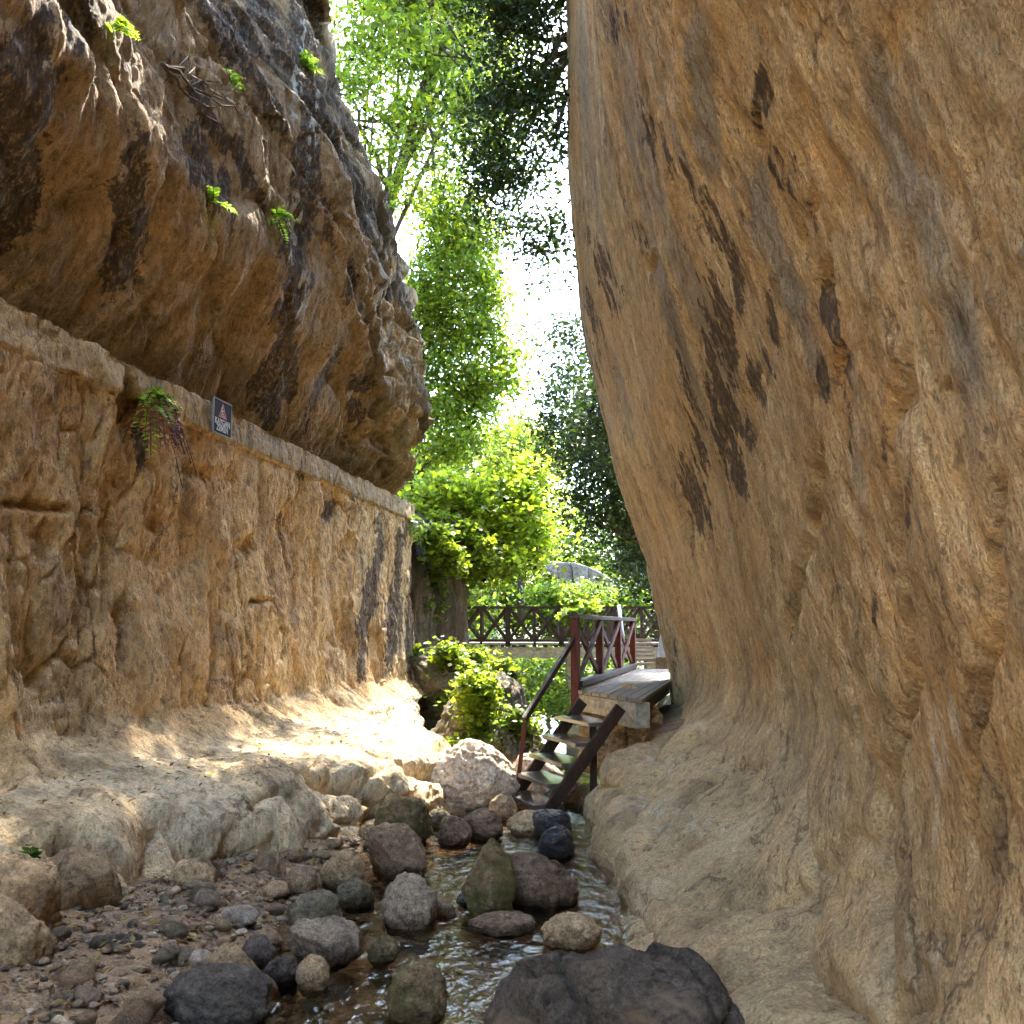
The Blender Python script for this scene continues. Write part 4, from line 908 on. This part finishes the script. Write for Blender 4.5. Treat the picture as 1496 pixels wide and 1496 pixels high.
# waterfall spilling from the left bank into the pool
nu_, nv_ = 26, 46; P = np.zeros((nu_, nv_, 3)); a0, a1 = at(704, 988, 25), at(738, 996, 26)
for i in range(nu_):
    for j in range(nv_):
        t = j / (nv_ - 1); p = a0 * (1 - i / (nu_ - 1)) + a1 * (i / (nu_ - 1)); P[i, j] = p + np.array([.35 * t, -.5 * t, -(p[2] + 3.45) * t ** 1.5])
P += .10 * np.stack([fbm(P * [5, 5, .8], 3, seed=k) for k in range(3)], -1)
wf = mesh_obj('waterfall', P.reshape(-1, 3), grid_faces(nu_, nv_), M['foam'], origin=a0)
tag(wf, 'white waterfall spilling into the pool beyond the bench end', 'waterfall')

# ------------------------------------------------------------------ plants
def leaf_quads(Cn, size, rng, up=.5, asp=.55):
    n = len(Cn); d = rng.randn(n, 3); d /= np.linalg.norm(d, axis=1)[:, None]
    nr_ = rng.randn(n, 3) + np.array([0, 0, up * 2]); nr_ /= np.linalg.norm(nr_, axis=1)[:, None]
    d -= (d * nr_).sum(1)[:, None] * nr_; d /= np.linalg.norm(d, axis=1)[:, None] + 1e-9; b = np.cross(nr_, d)
    s = size * rng.uniform(.6, 1.3, n)[:, None]
    V = np.stack([Cn - d * s * .5, Cn + b * s * asp * .5 - d * s * .05 - nr_ * s * .06, Cn + d * s * .55 - nr_ * s * .08, Cn - b * s * asp * .5 - d * s * .05 - nr_ * s * .06], 1).reshape(-1, 3)
    return V, np.arange(n * 4).reshape(-1, 4)
def leaf_cols(n, base, rng, var=.35, yel=.15, per=4):
    c = np.array(base)[None] * (1 + var * rng.randn(n, 1)); k = rng.rand(n, 1) < yel
    c = np.where(k, c * [1.9, 1.5, .8], c); return np.repeat(np.clip(c, .006, .8), per, 0)
def crown_points(ells, n, rng, clus, spread):
    """leaf positions: clumps spread through the ellipsoids"""
    vol = np.array([e[3] * e[4] * e[5] for e in ells]); pk = rng.choice(len(ells), clus, p=vol / vol.sum())
    c = rng.randn(clus, 3); c /= np.linalg.norm(c, axis=1)[:, None]; c *= rng.uniform(.25, 1, (clus, 1)) ** .6
    E = np.array(ells)[pk]; cc = E[:, :3] + c * E[:, 3:]
    idx = rng.randint(0, clus, n); sz = spread * rng.uniform(.5, 1.4, clus)
    off = rng.randn(n, 3) * [1, 1, .6]
    return cc[idx] + off * sz[idx][:, None], cc
def E(px, py, rx, ry, Y, ryd=None):
    c = at(px, py, Y); k = Y / FPX; return (*c, rx * k, (ryd if ryd else rx * k), ry * k)
def tree(name, label, cat, base, ells, n, leaf, colr, seed, mat='leaf', clus=None, spread=.35, trunk_r=.16, group=None, yel=.15, up=.5, limbs=10, asp=.55, fork=None, var=.35):
    rng = np.random.RandomState(seed); base = np.array(base, float)
    root = empty(name, base); tag(root, label, cat, group)
    clus = clus or max(20, n // 70)
    pts_, cc = crown_points(ells, n, rng, clus, spread)
    V, F = leaf_quads(pts_, leaf, rng, up, asp)
    mesh_obj('crown', V, F, M[mat], root, leaf_cols(n, colr, rng, var, yel), smooth=False)
    mb = MB(); top = np.mean([e[:3] for e in ells], 0) if fork is None else np.array(fork, float)
    mid = base * .5 + top * .5 + rng.randn(3) * .2
    path = np.array([base * (1 - t) ** 2 + 2 * mid * t * (1 - t) + top * t * t for t in np.linspace(0, 1, 10)])
    mb.tube(path, np.linspace(trunk_r, trunk_r * .45, 10) , 9)
    for k in range(limbs):
        e = ells[k % len(ells)]; tgt = cc[rng.randint(clus)]
        st_ = path[rng.randint(4, 10)]; m_ = st_ * .5 + tgt * .5 + rng.randn(3) * .25 + [0, 0, .2]
        lp = np.array([st_ * (1 - t) ** 2 + 2 * m_ * t * (1 - t) + tgt * t * t for t in np.linspace(0, 1, 8)]); lp[1:-1] += rng.randn(6, 3) * .05
        mb.tube(lp, np.linspace(trunk_r * .35, .012, 8), 6)
        for j in range(4):
            a = lp[rng.randint(3, 7)]; b = cc[np.argsort(((cc - a) ** 2).sum(1))[rng.randint(1, 12)]]
            mb.tube([a, a * .5 + b * .5 + rng.randn(3) * .08, b], [.025, .016, .006], 5)
    mb.build('trunk', M['bark'], root, smooth=True)
    return root
G_bright = (.12, .175, .026); G_yel = (.20, .27, .04); G_dark = (.032, .058, .018); G_mid = (.10, .15, .035); G_pale = (.18, .22, .07)
gl = 'trees rising beyond the end of the gorge'
tree('broadleaf_tree', 'tall bright green tree rising behind the upper left cliff edge', 'tree', (-6.2, 27, -1), [E(560, 40, 90, 110, 26), E(640, 130, 85, 130, 26.5), E(600, 260, 55, 90, 26), E(690, 40, 80, 90, 27), E(540, 170, 60, 90, 25), E(640, -90, 160, 120, 27), E(720, 150, 60, 120, 27.5)], 36000, .17, G_bright, 1, spread=.42, group=gl, yel=.25, trunk_r=.28, limbs=18, clus=420)
tree('broadleaf_tree', 'mid green tree with a dark forked branch leaning out past the left cliff', 'tree', (-5.2, 30, -2), [E(665, 420, 70, 100, 29), E(695, 540, 55, 80, 29), E(660, 620, 60, 65, 28.5), E(620, 480, 50, 110, 29), E(670, 320, 65, 60, 29), E(730, 640, 35, 40, 30), E(725, 520, 35, 60, 29.5), E(712, 400, 30, 60, 29.5)], 26000, .17, G_bright, 2, spread=.40, group=gl, yel=.2, trunk_r=.24, limbs=18, fork=at(600, 560, 29), clus=330)
tree('evergreen_oak', 'dark leaved oak hanging over the gorge from the top of the right cliff', 'tree', sn(17.2, .3, 11.6), [E(750, 70, 72, 110, 15.5), E(770, 190, 65, 110, 15.5), E(730, 290, 60, 80, 16), E(800, 330, 45, 90, 16), E(800, 420, 32, 40, 16), E(775, -60, 105, 100, 15.5), E(712, 195, 40, 80, 16), E(790, -160, 120, 90, 15)], 24000, .105, G_dark, 3, mat='leaf_dark', spread=.26, yel=.12, trunk_r=.2, limbs=26, fork=at(860, 60, 16.5), asp=.5, clus=300)
tree('evergreen_oak', 'dark evergreen leaning in front of the far bank behind the right cliff', 'tree', (5.6, 26, -2), [E(822, 520, 45, 60, 24), E(838, 605, 58, 80, 24), E(875, 720, 58, 80, 24), E(925, 810, 42, 70, 24), E(870, 670, 50, 100, 25), E(960, 700, 80, 200, 25), E(925, 640, 40, 60, 21), (*sn(20.6, -.7, 4.3), 1.0, 3.6, 1.0)], 44000, .12, G_dark, 4, mat='leaf_dark', spread=.3, yel=.1, trunk_r=.22, limbs=14, group=gl)  # last two crown lobes added behind the cliff to shade the deck
tree('fig_bush', 'yellow green sunlit fig bush spreading above the far footbridge', 'bush', (-2.2, 26.5, 1.6), [E(655, 735, 65, 45, 26), E(735, 755, 80, 55, 27), E(695, 820, 75, 45, 26), E(630, 790, 45, 60, 25.5), E(620, 720, 40, 40, 26), E(768, 785, 32, 50, 27.5), E(760, 700, 50, 30, 28)], 17000, .17, G_yel, 5, spread=.36, yel=.3, trunk_r=.1, up=.9, asp=.8, limbs=20, clus=190)
tree('broadleaf_tree', 'lime green sprays hanging in front of the dark oak at the top', 'tree', sn(20.5, -8, 15.6), [E(655, 110, 60, 120, 18.5), E(700, -50, 110, 110, 19.5), E(625, 10, 60, 90, 19), E(760, -110, 110, 90, 20), E(715, 140, 55, 90, 22)], 6000, .16, G_bright, 7, spread=.22, yel=.25, trunk_r=.14, limbs=20, clus=60, fork=at(640, -60, 19.5))  # sprays added across the sun's path to dapple the bench below
# unseen oak added above the frame: shades the near gorge, gaps let sun patches through
tree('evergreen_oak', 'unseen dark leaved oak added on the right cliff rim to shade the gorge', 'tree', sn(15, .4, 12.2), [(*sn(14.2, -1.6, 11.8), 1.3, 1.6, .8), (*sn(15.6, -4.9, 12.2), 1.3, 1.6, .8), (*sn(13.4, -2.8, 10.4), .9, 1.2, .6)], 9000, .14, G_dark, 6, mat='leaf_dark', spread=.20, trunk_r=.2, limbs=12, clus=80)
# trees far behind
bgs = [(765, 655, 48, 55, 40, G_pale, 'thin pale'), (620, 640, 90, 100, 46, G_mid, 'rounded'), (720, 690, 80, 70, 52, G_pale, 'pale sunlit'), (800, 740, 80, 80, 58, G_pale, 'hazy'), (880, 780, 90, 100, 48, G_mid, 'broad'), (960, 800, 80, 120, 44, G_dark, 'dark'), (760, 850, 90, 60, 44, G_bright, 'bright low'), (650, 860, 70, 90, 40, G_mid, 'shaded'), (860, 880, 80, 50, 42, G_bright, 'light green'), (560, 700, 80, 120, 50, G_mid, 'tall')]
places = ['rising into the strip of sky', 'behind the left wall end', 'under the strip of sky', 'just left of the dark evergreen', 'behind the stone arch', 'behind the right cliff edge', 'above the middle of the footbridge rail', 'behind the fluted bluff', 'above the right half of the footbridge', 'hidden mostly by the left cliff']
for k, (px, py, rx, ry, Y, c, w_) in enumerate(bgs):
    b = at(px, 930, Y + 1); b[2] = min(ground_z(b[0], b[1]), -1)
    tree('broadleaf_tree', '%s tree in the distance %s' % (w_, places[k]), 'tree', b, [E(px, py, rx * .8, ry * .8, Y), E(px - rx * .4, py + ry * .4, rx * .6, ry * .5, Y), E(px + rx * .4, py + ry * .3, rx * .6, ry * .6, Y), E(px, py + ry * .7, rx * .7, ry * .5, Y)], 7000, .27, c, 20 + k, spread=.6, trunk_r=.18, limbs=6, group=gl, up=.7)
# shrubs under and around the bridge
shr = [(835, 868, 60, 12, 36, G_bright, 'leafy growth along the underside of the old stone arch'), (760, 985, 55, 30, 36, G_bright, 'sunlit bush left of the pool under the bridge'), (830, 1000, 45, 40, 33, G_mid, 'bluish green bush on the pool edge behind the stairs'), (800, 970, 50, 30, 40, G_yel, 'yellow green bush beneath the middle of the bridge'), (870, 985, 50, 40, 35, G_mid, 'bush under the bridge behind the walkway railing'), (700, 960, 40, 35, 33, G_mid, 'shady bush beneath the left part of the bridge'), (900, 950, 50, 30, 42, G_bright, 'far bush seen between the railing posts'), (780, 1025, 60, 22, 30, G_bright, 'low pale bush on the far bank of the pool')]
for k, (px, py, rx, ry, Y, c, lab) in enumerate(shr):
    b = at(px, py + ry, Y)
    if py < 900: b = at(px, 960, Y + 1.5)
    tree('shrub', lab, 'shrub', b, [E(px, py, rx, ry, Y), E(px - rx * .5, py + ry * .3, rx * .6, ry * .6, Y)], 4500, .16, c, 40 + k, spread=.3, trunk_r=.05, limbs=6, group='shrubs around the pool', up=.8)
# creepers on the bank and bluff
G_cre = (.15, .21, .03)
crs = [(715, 1020, 34, 40, 18, 4200, G_bright, 'thick creeper over the crest of the vine covered outcrop'), (745, 1090, 22, 40, 14.2, 2400, G_mid, 'dull green creeper on the olive outcrop'), (675, 790, 40, 34, 24.2, 1800, G_bright, 'creeper spilling over the top of the fluted bluff'), (640, 800, 30, 30, 22.6, 2600, G_cre, 'yellow creeper at the corner of the channel ledge'), (700, 1060, 26, 62, 14.8, 5600, G_cre, 'bright green creeper cascading down the bank beside the pale boulder'), (665, 985, 30, 40, 20, 4200, G_bright, 'leafy creeper at the foot of the fluted bluff'), (620, 985, 28, 30, 20.5, 2600, G_mid, 'low weeds at the far foot of the left wall'), (700, 985, 22, 30, 22, 2600, G_cre, 'sunlit creeper under the left end of the bridge'), (740, 1010, 18, 40, 17, 2400, G_bright, 'ferny creeper on the outcrop left of the handrail'), (775, 1110, 14, 40, 14.8, 1800, G_cre, 'small ferns behind the handrail post'), (632, 850, 26, 50, 23.4, 2200, G_mid, 'hanging creeper draped over the fluted bluff'), (845, 893, 30, 14, 29.2, 800, G_bright, 'bright twigs hanging over the bridge rail')]
for k, (px, py, rx, ry, Y, n, c, lab) in enumerate(crs):
    rng = np.random.RandomState(60 + k); e = E(px, py, rx, ry, Y); es = [E(px + rx * rng.uniform(-.7, .7), py + ry * (q_ - 2.5) * .36, rx * rng.uniform(.35, .75), ry * rng.uniform(.2, .4), Y + rng.uniform(-.3, .3)) for q_ in range(6)]; p, cc = crown_points(es, n, rng, n // 30, .11); V, F = leaf_quads(p, .085 * Y / 16 + .01, rng, .9, .8)
    o = np.array(e[:3]); o[2] -= e[5]; r_ = empty('creeper', o); tag(r_, lab, 'creeper', 'creepers on the left bank')
    mesh_obj('foliage', V, F, M['leaf'], r_, leaf_cols(n, c, rng, .3, .25), smooth=False)
    mb = MB()
    for j in range(12):
        b = cc[rng.randint(len(cc))]; a = o + rng.randn(3) * [e[3] * .3, .1, .02]; mb.tube([a, a * .5 + b * .5 + rng.randn(3) * .08, b], [.012, .009, .004], 5)
    mb.build('stem', M['bark'], r_, smooth=True)

def fern(label, pos, n, length, c, seed, out_dir, name='fern', dry=0, droop=.8, group=None):
    rng = np.random.RandomState(seed); root = empty(name, pos); tag(root, label, 'fern', group); pos = np.array(pos)
    def fronds(k, cc, drp, nm, lenm):
        Vs, n_ = [], 0; mb = MB()
        for _ in range(k):
            d = np.array(out_dir) + rng.randn(3) * [.7, .7, .5]; d /= np.linalg.norm(d); Lh = lenm * rng.uniform(.6, 1.15)
            t = np.linspace(0, 1, 14)[:, None]; pth = pos + rng.randn(3) * .02 + d * Lh * t + np.array([0, 0, -drp * Lh]) * t ** 2
            mb.tube(pth[::3], [.004] * len(pth[::3]), 4); sd_ = np.cross(d, [0, 0, 1]); sd_ /= np.linalg.norm(sd_) + 1e-9
            for i in range(2, 14):
                w_ = Lh * .26 * math.sin(math.pi * (i / 14) ** .8) + .01; f_ = (pth[i] - pth[i - 1]); f_ /= np.linalg.norm(f_)
                for s_ in (-1, 1):
                    a = pth[i]; b = a + sd_ * s_ * w_ + f_ * w_ * .4 + rng.randn(3) * w_ * .12; m1_ = a * .5 + b * .5
                    Vs += [a, m1_ + f_ * w_ * .2, b, m1_ - f_ * w_ * .2]
        V = np.array(Vs); mesh_obj(nm, V, np.arange(len(V)).reshape(-1, 4), M['leaf'], root, leaf_cols(len(V) // 4, cc, rng, .3, .1), smooth=False)
        return mb
    mb = fronds(n, c, droop, 'foliage', length)
    if dry: mb2 = fronds(dry, (.22, .095, .06), droop * 2.2, 'dry_foliage', length * 1.15); mb.add(np.concatenate(mb2.v), mb2.f)
    mb.build('stem', M['bark'], root, smooth=True)
def wall_pt(Pm, px, py, up=0):
    X_, Y_ = proj(Pm); d = (X_ - px) ** 2 + (Y_ - py) ** 2 + 1e6 * (Pm[..., 1] < .5); i = np.argmin(d); return Pm.reshape(-1, 3)[i]
od = NX * .8 - AX * .3 + np.array([0, 0, .5])
p_ = wall_pt(LW, 215, 585) + NX * .05
fern('bright green fern with a mass of dry brown fronds hanging from the channel ledge', p_, 44, .34, (.26, .38, .06), 1, od, dry=40)  # fronds coloured lighter to stand for sun that misses the ledge
fern('small green fern at the far end of the channel ledge', wall_pt(LW, 597, 762) + NX * .05, 26, .42, (.11, .18, .03), 2, od)
for k, (px, py, lab) in enumerate(((440, 95, 'bright fern tuft on the black wet streak high on the left cliff'), (400, 318, 'yellow green fern tuft below the slanting beds of the upper cliff'), (388, 118, 'thin fern tuft just left of the black wet streak'), (418, 213, 'small pale fern beside the middle of the black wet streak'), (325, 120, 'fern sprig among the bare twigs of the upper cliff'), (165, 45, 'fern sprig near the top left of the upper cliff'), (305, 295, 'tiny fern on the smooth brown belly of the upper cliff'), (572, 300, 'fern sprig on the far nose of the upper cliff'))):
    fern(lab, wall_pt(UP, px, py) + NX * .04, 18 if k < 2 else 10, .30 if k < 2 else .22, (.22, .33, .05), 10 + k, od, droop=.5, group='ferns on the upper cliff')  # lightened frond colour stands in for sunlight on these tufts
p_ = wall_pt(LW, 22, 1270) + NX * .1
fern('small green weed growing from a crack of the bench at the left edge', p_, 26, .17, (.06, .12, .03), 31, np.array([.2, -.2, 1]), name='weed', droop=.4)
# bare twigs hanging on the upper cliff
rng = np.random.RandomState(3); a = wall_pt(UP, 215, 95) + NX * .15; mb = MB()
for (qx, qy) in ((300, 150), (265, 140), (290, 200), (330, 175), (250, 120)):
    b = wall_pt(UP, qx, qy) + NX * (.25 + .1 * rng.rand()); m_ = a * .5 + b * .5 + rng.randn(3) * .12
    lp = np.array([a * (1 - t) ** 2 + 2 * m_ * t * (1 - t) + b * t * t for t in np.linspace(0, 1, 9)]); lp[1:-1] += rng.randn(7, 3) * .03
    mb.tube(lp, np.linspace(.018, .005, 9), 6)
    for j in range(3):
        s_ = lp[rng.randint(3, 8)]; mb.tube([s_, s_ + rng.randn(3) * .12 + NX * .05, s_ + rng.randn(3) * .2 + NX * .1], [.007, .005, .003], 5)
tag(mb.build('dead_branch', M['bark'], smooth=True, origin=a), 'bare grey branch hanging across the upper left cliff', 'branch')

# ------------------------------------------------------------------ warning sign on the ledge
sg0 = wall_pt(LW, 325, 612); r_ = at(325, 611, 1.0); so_ = r_ * (-4.79 / (r_ @ NX))
sign = empty('warning_sign', so_); tag(sign, 'black slippery ground warning sign fixed to the channel ledge', 'sign')
right = AX * 1.0; upv = np.array([0, 0, 1.0]); outn = NX
def spt(u, v, d=0.0): return so_ + right * u + upv * v + outn * d
SW, SH = .23, .185
mb = MB(); mb.prism([spt(-SW, -SH, -.012), spt(SW, -SH, -.012), spt(SW, SH, -.012), spt(-SW, SH, -.012)], [spt(-SW, -SH), spt(SW, -SH), spt(SW, SH), spt(-SW, SH)]); mb.build('plate', M['sign_black'], sign)
mb = MB()
for (a, b, c_, d_) in ((-SW - .012, SW + .012, SH, SH + .014), (-SW - .012, SW + .012, -SH - .014, -SH), (-SW - .012, -SW, -SH, SH), (SW, SW + .012, -SH, SH)):
    mb.prism([spt(a, c_, -.014), spt(b, c_, -.014), spt(b, d_, -.014), spt(a, d_, -.014)], [spt(a, c_, .006), spt(b, c_, .006), spt(b, d_, .006), spt(a, d_, .006)])
mb.build('frame', M['sign_frame'], sign)
tri = np.array([(-.105, .0), (.105, .0), (0, .165)]); ti = tri * .68 + tri.mean(0) * .32; mb = MB()
for k in range(3):
    q_ = [tri[k], tri[(k + 1) % 3], ti[(k + 1) % 3], ti[k]]; mb.prism([spt(*x, .001) for x in q_], [spt(*x, .004) for x in q_])
mb.build('warning_triangle', M['sign_red'], sign)
mb = MB(); fig = [((-.025, .085), (.0, .055)), ((0, .055), (.03, .035)), ((.0, .055), (-.035, .035)), ((-.02, .08), (.025, .085)), ((-.02, .08), (-.04, .06))]
for a, b in fig: mb.bar(spt(*a, .004), spt(*b, .004), .011, .003, up=outn)
mb.tube([spt(-.03, .105, .003), spt(-.03, .105, .006)], .012, 10); mb.bar(spt(-.05, .024, .004), spt(.05, .024, .004), .006, .003, up=outn)
mb.build('slipping_figure', M['sign_white'], sign)
rotm = Matrix((Vector(right), Vector(upv), Vector(outn))).transposed().to_4x4()
for txt, v, nm in (('KAYGAN', -.085, 'lettering'), ('ZEMİN', -.155, 'lettering')):
    cu = bpy.data.curves.new(nm, 'FONT'); cu.body = txt; cu.size = .098; cu.align_x = 'CENTER'; cu.extrude = .001; cu.offset = .003
    to = bpy.data.objects.new(nm, cu); col.objects.link(to); to.parent = sign; cu.materials.append(M['sign_white'])
    bpy.context.view_layer.update()
    me = bpy.data.meshes.new_from_object(to.evaluated_get(bpy.context.evaluated_depsgraph_get())); bpy.data.objects.remove(to)
    to = bpy.data.objects.new(nm, me); col.objects.link(to); to.parent = sign
    to.matrix_local = Matrix.Translation(Vector(upv * v + outn * .003)) @ rotm
print('built', len(bpy.data.objects))
